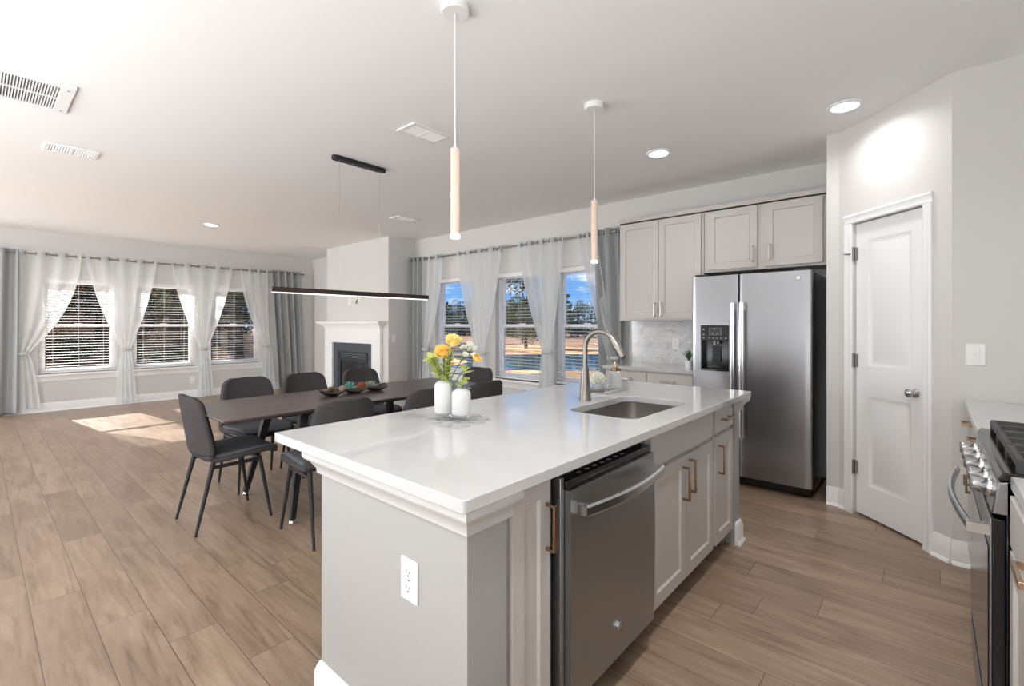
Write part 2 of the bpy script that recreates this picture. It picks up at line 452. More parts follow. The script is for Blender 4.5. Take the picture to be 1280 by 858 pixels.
# pantry corner: a stub beside the fridge, a diagonal wall with the door niche, a short return to the range wall
PA = Vector((-.483, 4.19)); PE = Vector((.7071, -.7071)); PN = Vector((.7071, .7071))
def pt(t, d=0): q = PA+PE*t+PN*d; return (q.x, q.y)
PB = pt(.833)
low = [(-.56, 4.88), (-.56, 4.19), (PA.x, PA.y), pt(.128), pt(.128, .12), pt(.666, .12), pt(.666), PB, (.82, PB[1]), (.82, 4.88)]
top = [(-.56, 4.88), (-.56, 4.19), (PA.x, PA.y), PB, (.82, PB[1]), (.82, 4.88)]
struct(MB().prism(low, 0, 2.045).prism(top, 2.045, 2.74).build('wall_pantry', M['wall'], smooth=False))
TD = Matrix(((PE.x, PN.x, 0, PA.x), (PE.y, PN.y, 0, PA.y), (0, 0, 1, 0), (0, 0, 0, 1)))   # along diagonal, depth into wall

# door with two raised panels
d = MB().panelled(TD @ Matrix.Translation((.133, .022, .016)), .528, 2.022, .035,
                  [(.10, .21, .428, .83), (.10, 1.03, .428, 1.90)], [(.006, .004), (.02, .009), (.034, .009), (.058, .003)]).build('door_1', M['trim'])
struct(d)
kb = MB(TD @ Matrix.Translation((.594, .022, .915)) @ Matrix.Rotation(R(90), 4, 'X')).lathe([(.001, 0), (.027, 0), (.027, .006), (.012, .010), (.010, .026), (.020, .034), (.026, .044), (.024, .056), (.012, .064), (.001, .065)], seg=20)
kb.build('door_knob', M['chrome'], d)
for z in (.33, 1.08, 1.83):
    MB(TD).box(.118, .004, z-.045, .146, .024, z+.045).lathe([(.006, z-.05), (.006, z+.05)], (.131, .0, 0), 10).build('hinge', M['grey_metal'], d)
MB(TD).box(.104, -.022, 1.825, .128, -.016, 1.835).box(.104, -.05, 1.826, .110, -.016, 1.834).build('hinge_stop', M['grey_metal'], d)
c = MB(TD)
prof = lambda w: [(0, 0), (0, -.018), (.012, -.022), (w-.018, -.012), (w-.008, -.014), (w, -.010), (w, 0)]
W_ = .062
c.prism([(.066+a, b) for a, b in prof(W_)], 0, 2.045)
c.prism([(.728-a, b) for a, b in prof(W_)], 0, 2.045)
c.prism([(b, 2.107-a) for a, b in prof(W_)], .066, .728, 'x')
struct(c.build('trim_1', M['trim']))

# baseboards
def board(name, segs, h=.135):
    mb = MB()
    for (x0, y0), (x1, y1) in segs:
        u = Vector((x1-x0, y1-y0)); L = u.length; u.normalize(); n = Vector((u.y, -u.x))   # room on the right of the walking direction
        T = Matrix(((u.x, n.x, 0, x0), (u.y, n.y, 0, y0), (0, 0, 1, 0), (0, 0, 0, 1)))
        o = mb.M; mb.M = T
        vs = [(0, 0), (.026, 0), (.024, .014), (.015, .020), (.015, h-.035), (.009, h-.016), (.006, h), (0, h)]
        mb.add([(0, a, b) for a, b in vs]+[(L, a, b) for a, b in vs],
               [tuple(range(7, -1, -1)), tuple(range(8, 16))]+[(i, (i+1) % 8, 8+(i+1) % 8, 8+i) for i in range(8)])
        mb.M = o
    return struct(mb.build(name, M['trim'], ang=50))
board('baseboard_left', [((-10.1, -.4), (-10.1, 4.88))])
board('baseboard_back', [((-10.1, 4.88), (-8.44, 4.88)), ((-6.45, 4.88), (-2.5, 4.88))])
board('baseboard_chimney', [((-6.45, 4.36), (-6.45, 4.88))])
board('baseboard_pantry', [((-.56, 4.19), (PA.x, PA.y)), ((PA.x, PA.y), pt(.066)), (pt(.728), PB), (PB, (.30, PB[1]))])

# ------------------------------------------------------------------ windows
def make_window(n, T, a0, a1):
    def ring(mb, i, o, d0, d1, zb, zt):
        mb.box(a0+i, d0, zb, a0+o, d1, zt); mb.box(a1-o, d0, zb, a1-i, d1, zt)
        mb.box(a0+o, d0, zb, a1-o, d1, zb+(o-i)); mb.box(a0+o, d0, zt-(o-i), a1-o, d1, zt)
    mb = MB(T); ring(mb, 0, .045, .07, .16, WZ0, WZ1)
    w = struct(mb.build('window_%d' % n, M['vinyl'], bevel=.003))
    zm = 1.315
    mb = MB(T); ring(mb, .045, .08, .085, .115, WZ0+.045, zm+.02); mb.build('lower_sash', M['vinyl'], w, bevel=.002)
    mb = MB(T); ring(mb, .045, .075, .118, .148, zm-.02, WZ1-.045); mb.build('upper_sash', M['vinyl'], w, bevel=.002)
    MB(T).box(a0+.08, .098, WZ0+.08, a1-.08, .102, zm-.015).build('lower_pane', M['pane'], w)
    MB(T).box(a0+.075, .131, zm+.01, a1-.075, .135, WZ1-.075).build('upper_pane', M['pane'], w)
    mb = MB(T).box(a0-.07, -.05, WZ0-.03, a1+.07, .0, WZ0).box(a0, 0, WZ0-.03, a1, .07, WZ0)
    mb.build('window_sill', M['trim'], w, bevel=.004)
    MB(T).prism([(0, WZ0-.03), (-.03, WZ0-.03), (-.018, WZ0-.05), (-.014, WZ0-.11), (0, WZ0-.12)], a0-.05, a1+.05, 'x').build('window_apron', M['trim'], w)
    mid = (a0+a1)/2
    MB(T).box(mid-.05, .08, zm+.02, mid+.05, .095, zm+.032).build('sash_lock', M['trim'], w, bevel=.002)

def make_blind(T, a0, a1, label, tilt):
    o = (T @ Vector(((a0+a1)/2, .035, WZ1)))
    b = thing('window_blind', label, 'blind', o, 'white slatted blinds in the windows')
    i0, i1 = a0+.008, a1-.008
    MB(T).box(i0, .008, WZ1-.062, i1, .062, WZ1-.002).build('headrail', M['blind'], b, bevel=.003)
    mb = MB(T); z = WZ0+.065; pitch = .0435
    while z < WZ1-.075:
        for k in range(3):
            y0 = .016+.038*k/3; y1 = .016+.038*(k+1)/3
            za = lambda y: z+math.sin(tilt)*(y-.035)+.0014*(1-((y-.035)/.019)**2)
            mb.add([(i0, y0, za(y0)), (i1, y0, za(y0)), (i1, y1, za(y1)), (i0, y1, za(y1)),
                    (i0, y0, za(y0)+.0018), (i1, y0, za(y0)+.0018), (i1, y1, za(y1)+.0018), (i0, y1, za(y1)+.0018)],
                   [(0, 3, 2, 1), (4, 5, 6, 7), (0, 1, 5, 4), (1, 2, 6, 5), (2, 3, 7, 6), (3, 0, 4, 7)])
        z += pitch
    mb.build('slats', M['blind'], b, ang=60)
    MB(T).box(i0, .014, WZ0+.012, i1, .056, WZ0+.032).build('bottom_rail', M['blind'], b, bevel=.003)
    for f in (.17, .5, .83):
        s = i0+(i1-i0)*f
        MB(T).box(s-.0008, .012, WZ0+.03, s+.0008, .0135, WZ1-.06).box(s-.0008, .0565, WZ0+.03, s+.0008, .058, WZ1-.06).build('ladder_cord', M['blind'], b)

for k, (a, b_) in enumerate(LWIN): make_window(k+1, TL, a, b_)
for k, (a, b_) in enumerate(BWIN): make_window(k+4, TB, a, b_)
for k, (a, b_) in enumerate(LWIN):
    make_blind(TL, a, b_, ['white slatted blind in the leftmost window of the wooded side', 'white slatted blind in the middle window of the wooded side',
                           'white slatted blind in the wooded side window nearest the fireplace'][k], R(3))
for k, (a, b_) in enumerate(BWIN):
    make_blind(TB, a, b_, ['white slatted blind in the pond side window behind the yellow flowers', 'white slatted blind in the middle pond side window',
                           'white slatted blind in the pond side window behind the tap'][k], R(4))
# glass door frame added in the left wall for its fill lamp, unseen
mb = MB(TL)
for s in (-2.9, -1.73, -.56): mb.box(s, .07, .08, s+.06, .13, 2.3)
mb.box(-2.9, .07, .08, -.5, .13, .14).box(-2.9, .07, 2.24, -.5, .13, 2.3)
struct(mb.build('window_7', M['vinyl'], bevel=.003))
for n, T, a, b_ in ((8, TF, -9.95, -7.45), (9, TRW, -5.15, -2.65)):  # two more door frames, unseen, added for the other fill lamps
    mb = MB(T)
    for s in (a, (a+b_)/2-.03, b_-.06): mb.box(s, .07, .08, s+.06, .13, 2.35)
    mb.box(a, .07, .08, b_, .13, .14).box(a, .07, 2.29, b_, .13, 2.35)
    struct(mb.build('window_%d' % n, M['vinyl'], bevel=.003))

# ------------------------------------------------------------------ curtains
def wall_pt(side, s, d, z):
    return (-10.1+d, s, z) if side == 'L' else (s, 4.88-d, z)
RODD = .10
def ringmesh(side, s, z):
    mb = MB(); Rr, r = .023, .0055
    def fn(u, v):
        a = 2*math.pi*u; b = 2*math.pi*v
        q = (Rr+r*math.cos(b)); return wall_pt(side, s+r*math.sin(b), RODD+q*math.cos(a), z+q*math.sin(a))
    return mb.grid(fn, 14, 6)

def make_rod(side, s0, s1, z, label):
    t = thing('curtain_rod', label, 'curtain rod', wall_pt(side, (s0+s1)/2, 0, z))
    MB().tube([wall_pt(side, s0, RODD, z), wall_pt(side, s1, RODD, z)], .011, 12).build('rod', M['grey_metal'], t)
    for s, g in ((s0, -1), (s1, 1)):
        MB().tube([wall_pt(side, s, RODD, z), wall_pt(side, s+g*.005, RODD, z), wall_pt(side, s+g*.03, RODD, z)], [.018, .02, .02], 12).build('finial', M['grey_metal'], t)
    for s in (s0+.05, (s0+s1)/2, s1-.05):
        MB().tube([wall_pt(side, s, 0, z-.02), wall_pt(side, s, .004, z-.02)], .022, 12).tube([wall_pt(side, s, .003, z-.02), wall_pt(side, s, RODD, z-.016)], .007, 8).build('bracket', M['grey_metal'], t)

def panel(side, name, label, cat, group, mat, zr, top, tie, bot, n, p=1.4, amp=(.03, .012, .028), zb=.02, drape=False, solid=0, seed=0):
    rnd = random.Random(seed)
    ph = [rnd.uniform(.75, 1.25) for _ in range(2*n+2)]
    ztop = zr+.045
    t = thing(name, label, cat, wall_pt(side, (bot[0]+bot[1])/2, RODD, 0), group)
    zt = tie[2] if tie else None
    def fn(u, v):
        z = ztop+(zb-ztop)*v
        if tie:
            vt = (ztop-zt)/(ztop-zb)
            if v <= vt:
                w = (v/vt)
                wp = w**p
                L = top[0]+(tie[0]-top[0])*wp; Rr = top[1]+(tie[1]-top[1])*wp; A = amp[0]+(amp[1]-amp[0])*w
            else:
                w = (v-vt)/(1-vt); wp = w**.6
                L = tie[0]+(bot[0]-tie[0])*wp; Rr = tie[1]+(bot[1]-tie[1])*wp; A = amp[1]+(amp[2]-amp[1])*wp
        else:
            L = top[0]+(bot[0]-top[0])*v; Rr = top[1]+(bot[1]-top[1])*v; A = amp[0]+(amp[2]-amp[0])*v
        k = ph[int(u*2*n)]
        s = L+(Rr-L)*(u+.010*math.sin(7*u+3*v+seed)*min(1, v*3)*math.sin(math.pi*u))
        dd = RODD+A*math.cos(2*math.pi*n*u)*(1+(k-1)*min(1, 2*v))
        return wall_pt(side, s, max(.02, dd), z)
    body = MB().grid(fn, 12*n, 40).build('panel', mat, t, solid=solid, ang=180)
    for k in range(2*n):
        u = (k+.5)/(2*n); s = top[0]+(top[1]-top[0])*u
        ringmesh(side, s, zr).build('eyelet', M['grey_metal'], t)
    if tie:
        c = (tie[0]+tie[1])/2; h = (tie[1]-tie[0])/2+.012
        mb = MB()
        mb.grid(lambda u, v: wall_pt(side, c+h*math.cos(2*math.pi*u), RODD+.034*math.sin(2*math.pi*u), zt+.02-.04*v), 20, 2, closeu=True)
        mb.build('tie_band', M['sheer_tie'], t, solid=.004)
    return t
M['sheer_tie'] = pbr('tie_band_satin', (.55, .55, .55), .5)
make_rod('L', .08, 4.62, 2.39, 'grey metal curtain rod across the three wooded side windows')
make_rod('B', -6.42, -2.56, 2.385, 'grey metal curtain rod across the three pond side windows')
SG = 'white sheer curtains tied back at the windows'; DG = 'grey drapes at the ends of the curtain rods'
panel('L', 'grey_drape', 'full length grey drape at the far left end of the rod', 'curtain', DG, M['drape'], 2.39, (-.05, .43), None, (-.16, .41), 3, amp=(.045, .03, .04), solid=.003, seed=1)
panel('L', 'grey_drape', 'full length grey drape between the sheers and the fireplace corner', 'curtain', DG, M['drape'], 2.39, (3.98, 4.52), None, (4.12, 4.62), 4, amp=(.045, .03, .045), solid=.003, seed=2)
panel('L', 'sheer_curtain', 'white sheer swept left beside the far left grey drape', 'curtain', SG, M['sheer'], 2.39, (.44, 1.11), (.43, .53, .90), (.41, .66), 3, 2.1, zb=.07, seed=3)
panel('L', 'sheer_curtain', 'white sheer gathered between the first and second wooded side windows', 'curtain', SG, M['sheer'], 2.39, (1.16, 2.08), (1.61, 1.72, .91), (1.52, 1.80), 4, 1.45, seed=4)
panel('L', 'sheer_curtain', 'white sheer gathered between the second and third wooded side windows', 'curtain', SG, M['sheer'], 2.39, (2.28, 3.26), (2.73, 2.84, .88), (2.68, 2.95), 4, 1.45, seed=5)
panel('L', 'sheer_curtain', 'white sheer swept right beside the grey drape near the fireplace', 'curtain', SG, M['sheer'], 2.39, (3.40, 3.90), (3.84, 3.95, .90), (3.78, 4.06), 3, 1.9, seed=6)
panel('B', 'grey_drape', 'grey drape in the corner beside the fireplace wall', 'curtain', DG, M['drape'], 2.385, (-6.43, -6.10), None, (-6.42, -6.12), 3, amp=(.04, .03, .04), solid=.003, seed=7)
panel('B', 'grey_drape', 'grey drape beside the kitchen wall cabinets', 'curtain', DG, M['drape'], 2.385, (-2.90, -2.58), None, (-2.80, -2.52), 2, amp=(.045, .03, .04), solid=.003, seed=8)
panel('B', 'sheer_curtain', 'white sheer swept left behind the yellow flowers', 'curtain', SG, M['sheer'], 2.385, (-6.10, -5.60), (-6.12, -5.98, .93), (-6.20, -5.92), 3, 1.9, seed=9)
panel('B', 'sheer_curtain', 'white sheer gathered between the first and second pond side windows', 'curtain', SG, M['sheer'], 2.385, (-5.28, -4.36), (-4.87, -4.72, .92), (-4.95, -4.64), 4, 1.4, seed=10)
panel('B', 'sheer_curtain', 'white sheer gathered between the second and third pond side windows', 'curtain', SG, M['sheer'], 2.385, (-4.07, -3.34), (-3.68, -3.54, .98), (-3.76, -3.46), 4, 1.4, seed=11)
panel('B', 'sheer_curtain', 'white sheer swept right in front of the grey drape by the tap', 'curtain', SG, M['sheer'], 2.385, (-3.14, -2.88), (-2.74, -2.62, .95), (-2.76, -2.54), 2, 1.15, seed=12)

# ------------------------------------------------------------------ fireplace
f = thing('fireplace', 'white mantel fireplace with dark slate facing and black firebox', 'fireplace', (-7.5, 4.36, 0))
mb = MB()
X0, X1, O0, O1 = -8.41, -6.60, -8.145, -6.85
mb.box(X0, 4.30, 0, O0, 4.36, 1.30).box(O1, 4.30, 0, X1, 4.36, 1.30).box(O0, 4.30, 1.01, O1, 4.36, 1.30)
for a, b in ((X0, O0), (O1, X1)):
    mb.box(a-.012, 4.288, 0, b+.012, 4.30, .16)
mb.build('surround', M['trim'], f, bevel=.004)
mb = MB()
for k, (o, z0, z1) in enumerate(((.02, 1.27, 1.30), (.045, 1.30, 1.325), (.075, 1.325, 1.345), (.115, 1.345, 1.382))):
    mb.box(X0-o, 4.30-o, z0, X1+o, 4.36, z1)
mb.build('mantel_shelf', M['trim'], f, bevel=.005)
MB().box(O0, 4.335, 0, O0+.16, 4.36, 1.01).box(O1-.16, 4.335, 0, O1, 4.36, 1.01).box(O0+.16, 4.335, .86, O1-.16, 4.36, 1.01).build('slate_facing', M['slate'], f)
fb = MB().box(O0+.16, 4.322, .10, O0+.21, 4.36, .86).box(O1-.21, 4.322, .10, O1-.16, 4.36, .86).box(O0+.21, 4.322, .82, O1-.21, 4.36, .86).box(O0+.16, 4.322, .05, O1-.16, 4.36, .10).build('firebox_frame', M['hearth'], f, bevel=.004)
mb = MB()
for k in range(3):
    z = .73+k*.03
    mb.prism([(4.318, z), (4.330, z+.022), (4.34, z+.022), (4.33, z)], O0+.21, O1-.21, 'x')
mb.build('louver_grille', M['hearth'], fb)
MB().box(O0+.21, 4.345, .13, O1-.21, 4.355, .70).build('fire_glass', M['fireglass'], f)
MB().box(O0+.21, 4.318, .69, O1-.21, 4.35, .725).box(O0+.21, 4.325, .10, O0+.25, 4.35, .69).box(O1-.25, 4.325, .10, O1-.21, 4.35, .69).build('glass_trim', M['hearth'], f, bevel=.004)

# ------------------------------------------------------------------ small plates on the walls
def plate(name, label, cat, T, kind, w=.072, h=.116):
    """T: local x across, -y out of the wall, z up"""
    o = T @ Vector((0, 0, 0))
    t = thing(name, label, cat, o)
    MB(T).box(-w/2, -.006, -h/2, w/2, 0, h/2).build('cover_plate', M['plate'], t, bevel=.002)
    if kind == 'outlet':
        for z in (.022, -.022):
            r = MB(T).prism([(.016*math.cos(a)*(1 if abs(math.cos(a)) < .95 else .98), z+.0145*math.sin(a)) for a in [2*math.pi*k/20 for k in range(20)]], -.0085, -.005, 'y').build('receptacle', M['plate'], t)
            MB(T).box(-.0085, -.0092, z-.002, -.006, -.0080, z+.008).box(.006, -.0092, z-.002, .0085, -.0080, z+.006).box(-.0025, -.0092, z-.0105, .0025, -.008, z-.006).build('slot', M['slot'], r)
        MB(T).box(-.0025, -.0075, -.0025, .0025, -.0055, .0025).build('screw', M['grey_metal'], t)
    else:
        n = 2 if kind == 'double' else 1
        for k in range(n):
            x = (k-(n-1)/2)*.046
            MB(T).box(x-.0165, -.0085, -.034, x+.0165, -.005, .034).build('rocker', M['plate'], t, bevel=.002)
            MB(T).box(x-.006, -.018, -.003, x+.006, -.007, .012).build('toggle', M['plate'], t, bevel=.002)
    return t
def TW(x, y, z, ang): return Matrix.Translation((x, y, z)) @ Matrix.Rotation(ang, 4, 'Z')
plate('light_switch', 'white double light switch plate right of the pantry door', 'light switch', TW(.20, 3.60, 1.17, 0), 'single', w=.078, h=.118)
plate('light_switch', 'white light switch on the side of the chimney wall', 'light switch', TW(-6.45, 4.45, 1.10, R(90)), 'single')
plate('wall_outlet', 'white outlet above the mantel of the fireplace', 'outlet', TW(-7.63, 4.36, 1.73, 0), 'outlet', w=.08, h=.13)
plate('wall_outlet', 'low white outlet under the middle wooded side window', 'outlet', TW(-10.1, 2.63, .32, R(90)), 'outlet')
plate('wall_outlet', 'white outlet on the marble tile backsplash', 'outlet', TW(-1.98, 4.866, 1.13, 0), 'outlet')
# cable plate with a short dangling plug
t = thing('cable_plate', 'round white cable grommet with a short dark plug above the mantel', 'cable outlet', (-7.32, 4.36, 1.74))
MB(TW(-7.32, 4.36, 1.76, 0)).lathe([(.001, -.012), (.03, -.012), (.038, -.004), (.038, 0)], seg=20, axis='y').build('grommet', M['plate'], t)
MB().tube([(-7.33, 4.348, 1.765), (-7.33, 4.33, 1.75), (-7.35, 4.325, 1.715), (-7.36, 4.33, 1.69)], .008, 8).build('plug', M['slot'], t)
# ================================================================== CEILING FIXTURES
def downlight(x, y, label, gain=1.0):
    t = thing('recessed_downlight', label, 'ceiling light', (x, y, 2.74), 'recessed ceiling lights')
    MB().lathe([(.075, 2.74), (.098, 2.74), (.095, 2.732), (.078, 2.728), (.075, 2.731)], (x, y, 0), 32).build('trim_ring', M['trim'], t)
    MB().lathe([(.001, 2.7305), (.076, 2.7305), (.076, 2.739), (.001, 2.739)], (x, y, 0), 28).build('lens', M['lampglow'], t)
    l = bpy.data.lights.new('downlight_bulb', 'AREA'); l.shape = 'DISK'; l.size = .14; l.energy = DOWN*gain; l.color = (1, .985, .965); l.spread = R(150)
    o = bpy.data.objects.new('downlight_bulb', l); COL.objects.link(o); o.parent = t; o.location = (0, 0, -.0115)
downlight(-7.58, 2.21, 'round recessed ceiling light far off before the wooded side windows')
downlight(-1.65, 3.70, 'round recessed ceiling light above the kitchen wall cabinets')
downlight(-.395, 3.69, 'round recessed ceiling light next to the pantry wall')
OFF = 'added round recessed ceiling light, unseen behind the camera'
for x, y in ((-.40, 1.5), (-.40, -.6), (-.40, -2.3), (-1.65, -.9), (-1.65, -2.3), (-4.4, -1.4), (-7.58, -1.2)): downlight(x, y, OFF, 3.2 if x > -1 else 1.4 if x > -3 else 2.6)  # unseen ceiling lights added to brighten the room, with raised gain

def louvre_vent(name, x0, y0, x1, y1, label, rows, nl, along, group=None):
    t = thing(name, label, 'air vent', ((x0+x1)/2, (y0+y1)/2, 2.74), group)
    b = .03
    z0, z1 = 2.728, 2.74
    mb = MB().box(x0, y0, z0, x0+b, y1, z1).box(x1-b, y0, z0, x1, y1, z1).box(x0+b, y0, z0, x1-b, y0+b, z1).box(x0+b, y1-b, z0, x1-b, y1, z1)
    if along == 'x':
        for k in range(1, rows): y = y0+b+(y1-y0-2*b)*k/rows; mb.box(x0+b, y-.007, z0, x1-b, y+.007, z1)
    else:
        for k in range(1, rows): x = x0+b+(x1-x0-2*b)*k/rows; mb.box(x-.007, y0+b, z0, x+.007, y1-b, z1)
    mb.build('frame', M['vent'], t, bevel=.002)
    MB().box(x0+b, y0+b, 2.7385, x1-b, y1-b, 2.7395).build('duct_opening', M['ventdark'], t)
    mb = MB()
    if along == 'x':
        for k in range(nl):
            y = y0+b+(y1-y0-2*b)*(k+.5)/nl; h = (y1-y0-2*b)/nl*.5
            mb.add([(x0+b, y-h, 2.7375), (x1-b, y-h, 2.7375), (x1-b, y+h*.35, 2.730), (x0+b, y+h*.35, 2.730),
                    (x0+b, y-h, 2.7385), (x1-b, y-h, 2.7385), (x1-b, y+h*.35, 2.731), (x0+b, y+h*.35, 2.731)], [(0, 3, 2, 1), (4, 5, 6, 7), (0, 1, 5, 4), (1, 2, 6, 5), (2, 3, 7, 6), (3, 0, 4, 7)])
    else:
        for k in range(nl):
            x = x0+b+(x1-x0-2*b)*(k+.5)/nl; h = (x1-x0-2*b)/nl*.5
            mb.add([(x-h, y0+b, 2.7375), (x-h, y1-b, 2.7375), (x+h*.35, y1-b, 2.730), (x+h*.35, y0+b, 2.730),
                    (x-h, y0+b, 2.7385), (x-h, y1-b, 2.7385), (x+h*.35, y1-b, 2.731), (x+h*.35, y0+b, 2.731)], [(0, 3, 2, 1), (4, 5, 6, 7), (0, 1, 5, 4), (1, 2, 6, 5), (2, 3, 7, 6), (3, 0, 4, 7)])
    mb.build('louvers', M['vent'], t, smooth=False)
    for x, y in ((x0+b*.5, y1-b*.5), (x1-b*.5, y1-b*.5)):
        MB().lathe([(.004, 2.7265), (.004, 2.7285)], (x, y, 0), 10).build('screw', M['grey_metal'], t)
def grille_big():
    x0, y0, x1, y1 = -4.28, -.42, -3.775, .402
    t = thing('return_grille', 'large white return air grille with dark slots in the ceiling', 'air vent', ((x0+x1)/2, (y0+y1)/2, 2.74))
    b = .045
    mb = MB().box(x0, y0, 2.722, x0+b, y1, 2.74).box(x1-b, y0, 2.722, x1, y1, 2.74).box(x0+b, y0, 2.722, x1-b, y0+b, 2.74).box(x0+b, y1-b-.02, 2.722, x1-b, y1, 2.74)
    mb.box((x0+x1)/2-.008, y0+b, 2.724, (x0+x1)/2+.008, y1-b, 2.736)
    mb.build('frame', M['vent'], t, bevel=.003)
    MB().box(x0+b, y0+b, 2.7385, x1-b, y1-b, 2.7395).build('duct_opening', M['ventdark'], t)
    mb = MB(); n = 58
    for k in range(n):
        y = y0+b+(y1-y0-2*b)*(k+.5)/n
        mb.add([(x0+b, y-.004, 2.738), (x1-b, y-.004, 2.738), (x1-b, y+.000, 2.725), (x0+b, y+.000, 2.725), (x0+b, y-.001, 2.738), (x1-b, y-.001, 2.738), (x1-b, y+.003, 2.725), (x0+b, y+.003, 2.725)],
               [(0, 3, 2, 1), (4, 5, 6, 7), (0, 1, 5, 4), (1, 2, 6, 5), (2, 3, 7, 6), (3, 0, 4, 7)])
    mb.build('louvers', M['vent'], t, smooth=False)
    for x in (x0+.06, x1-.06): MB().lathe([(.006, 2.7195), (.006, 2.7225)], (x, y1-.03, 0), 10).build('screw', M['grey_metal'], t)
grille_big()
louvre_vent('supply_vent', -5.315, .36, -5.075, .68, 'small white ceiling vent between the large grille and the wooded side windows', 2, 16, 'x', 'small ceiling supply vents')
louvre_vent('supply_vent', -2.875, 2.01, -2.66, 2.345, 'small white ceiling vent beside the nearer hanging tube lamp', 2, 16, 'x', 'small ceiling supply vents')
louvre_vent('supply_vent', -5.33, 3.62, -5.11, 3.95, 'faint white ceiling vent farther back near the fireplace wall', 2, 16, 'x', 'small ceiling supply vents')

# ------------------------------------------------------------------ pendants
def pendant(x, y, z0, z1, label):
    t = thing('pendant_lamp', label, 'pendant light', (x, y, 2.74), 'slim wood tube pendants above the island')
    MB().lathe([(.001, 2.706), (.058, 2.706), (.062, 2.710), (.062, 2.74), (.001, 2.74)], (x, y, 0), 32).build('canopy', M['canopyglow'], t)
    MB().tube([(x, y, 2.71), (x, y, z1+.018)], .0025, 8).build('cord', M['canopyglow'], t)
    MB().lathe([(.001, z1+.022), (.004, z1+.022), (.006, z1), (.001, z1)], (x, y, 0), 12).build('cord_grip', M['canopyglow'], t)
    MB().lathe([(.001, z1), (.0195, z1), (.0205, z1-.003), (.0205, z0+.016), (.001, z0+.016)], (x, y, 0), 24).build('tube_shade', M['tubewood'], t)
    MB().lathe([(.001, z0+.016), (.0205, z0+.016), (.0205, z0), (.001, z0)], (x, y, 0), 24).build('lens', M['lampglow'], t)
pendant(-1.565, 1.402, 1.715, 2.11, 'slim pale wood tube pendant hanging above the flower vases')
pendant(-1.597, 2.618, 1.727, 2.126, 'slim pale wood tube pendant hanging beyond the tap')

t = thing('linear_pendant_lamp', 'long dark wood bar lamp hanging over the dining table', 'pendant light', (-3.70, 2.21, 2.74))
cap = []
for k in range(9): a = math.pi*k/8; cap.append((-3.70+.035*math.cos(a), 2.43+.035*math.sin(a)))
for k in range(9): a = math.pi+math.pi*k/8; cap.append((-3.70+.035*math.cos(a), 1.99+.035*math.sin(a)))
MB().prism(cap, 2.708, 2.74).build('canopy', M['blackm'], t, bevel=.003)
for y in (2.02, 2.14, 2.29, 2.41):
    MB().lathe([(.001, 2.7065), (.007, 2.7065), (.007, 2.709)], (-3.70, y, 0), 12).build('canopy_screw', M['chrome'], t)
for y in (2.02, 2.41):
    MB().tube([(-3.70, y, 2.71), (-3.70, y, 1.618)], .0012, 6).build('wire', M['steel_l'], t)
    MB().lathe([(.001, 1.63), (.004, 1.63), (.005, 1.612), (.001, 1.612)], (-3.70, y, 0), 10).build('wire_grip', M['steel_l'], t)
MB().box(-3.722, 1.47, 1.58, -3.678, 2.95, 1.618).build('bar', M['barwood'], t, bevel=.002)
MB().box(-3.717, 1.48, 1.572, -3.683, 2.94, 1.5815).build('diffuser', M['barglow'], t)

# ================================================================== KITCHEN
def frame_T(origin, right, out):
    """local x to the right when facing the front, local -y out of the front, z up"""
    r = Vector(right); o = Vector(out)
    return Matrix(((r.x, -o.x, 0, origin[0]), (r.y, -o.y, 0, origin[1]), (0, 0, 1, origin[2]), (0, 0, 0, 1)))
SHAKER = [(.0005, 0), (.007, .009)]
def shaker(parent, T, x0, z0, w, h, name='door', rail=.057, mat=None, th=.02):
    return MB().panelled(T @ Matrix.Translation((x0, -th, z0)), w, h, th, [(rail, rail, w-rail, h-rail)], SHAKER).build(name, mat or M['cab'], parent)
def slab(parent, T, x0, z0, w, h, name='drawer', mat=None, th=.02):
    return MB(T).box(x0, -th, z0, x0+w, 0, z0+h).build(name, mat or M['cab'], parent, bevel=.002)
def pull(parent, T, x, z, length, mat, vertical=True, stand=.032, r=.0055, th=.02):
    h = length/2; y0, y1 = -th+.001, -th-stand
    p = [(x, y0, z-h), (x, y1, z-h), (x, y1, z+h), (x, y0, z+h)] if vertical else [(x-h, y0, z), (x-h, y1, z), (x+h, y1, z), (x+h, y0, z)]
    ref = (1, 0, 0) if vertical else (0, 0, 1)
    return MB(T).tube(p, r, 4, sq=True, ref=ref).build('handle', mat, parent, bevel=.001)

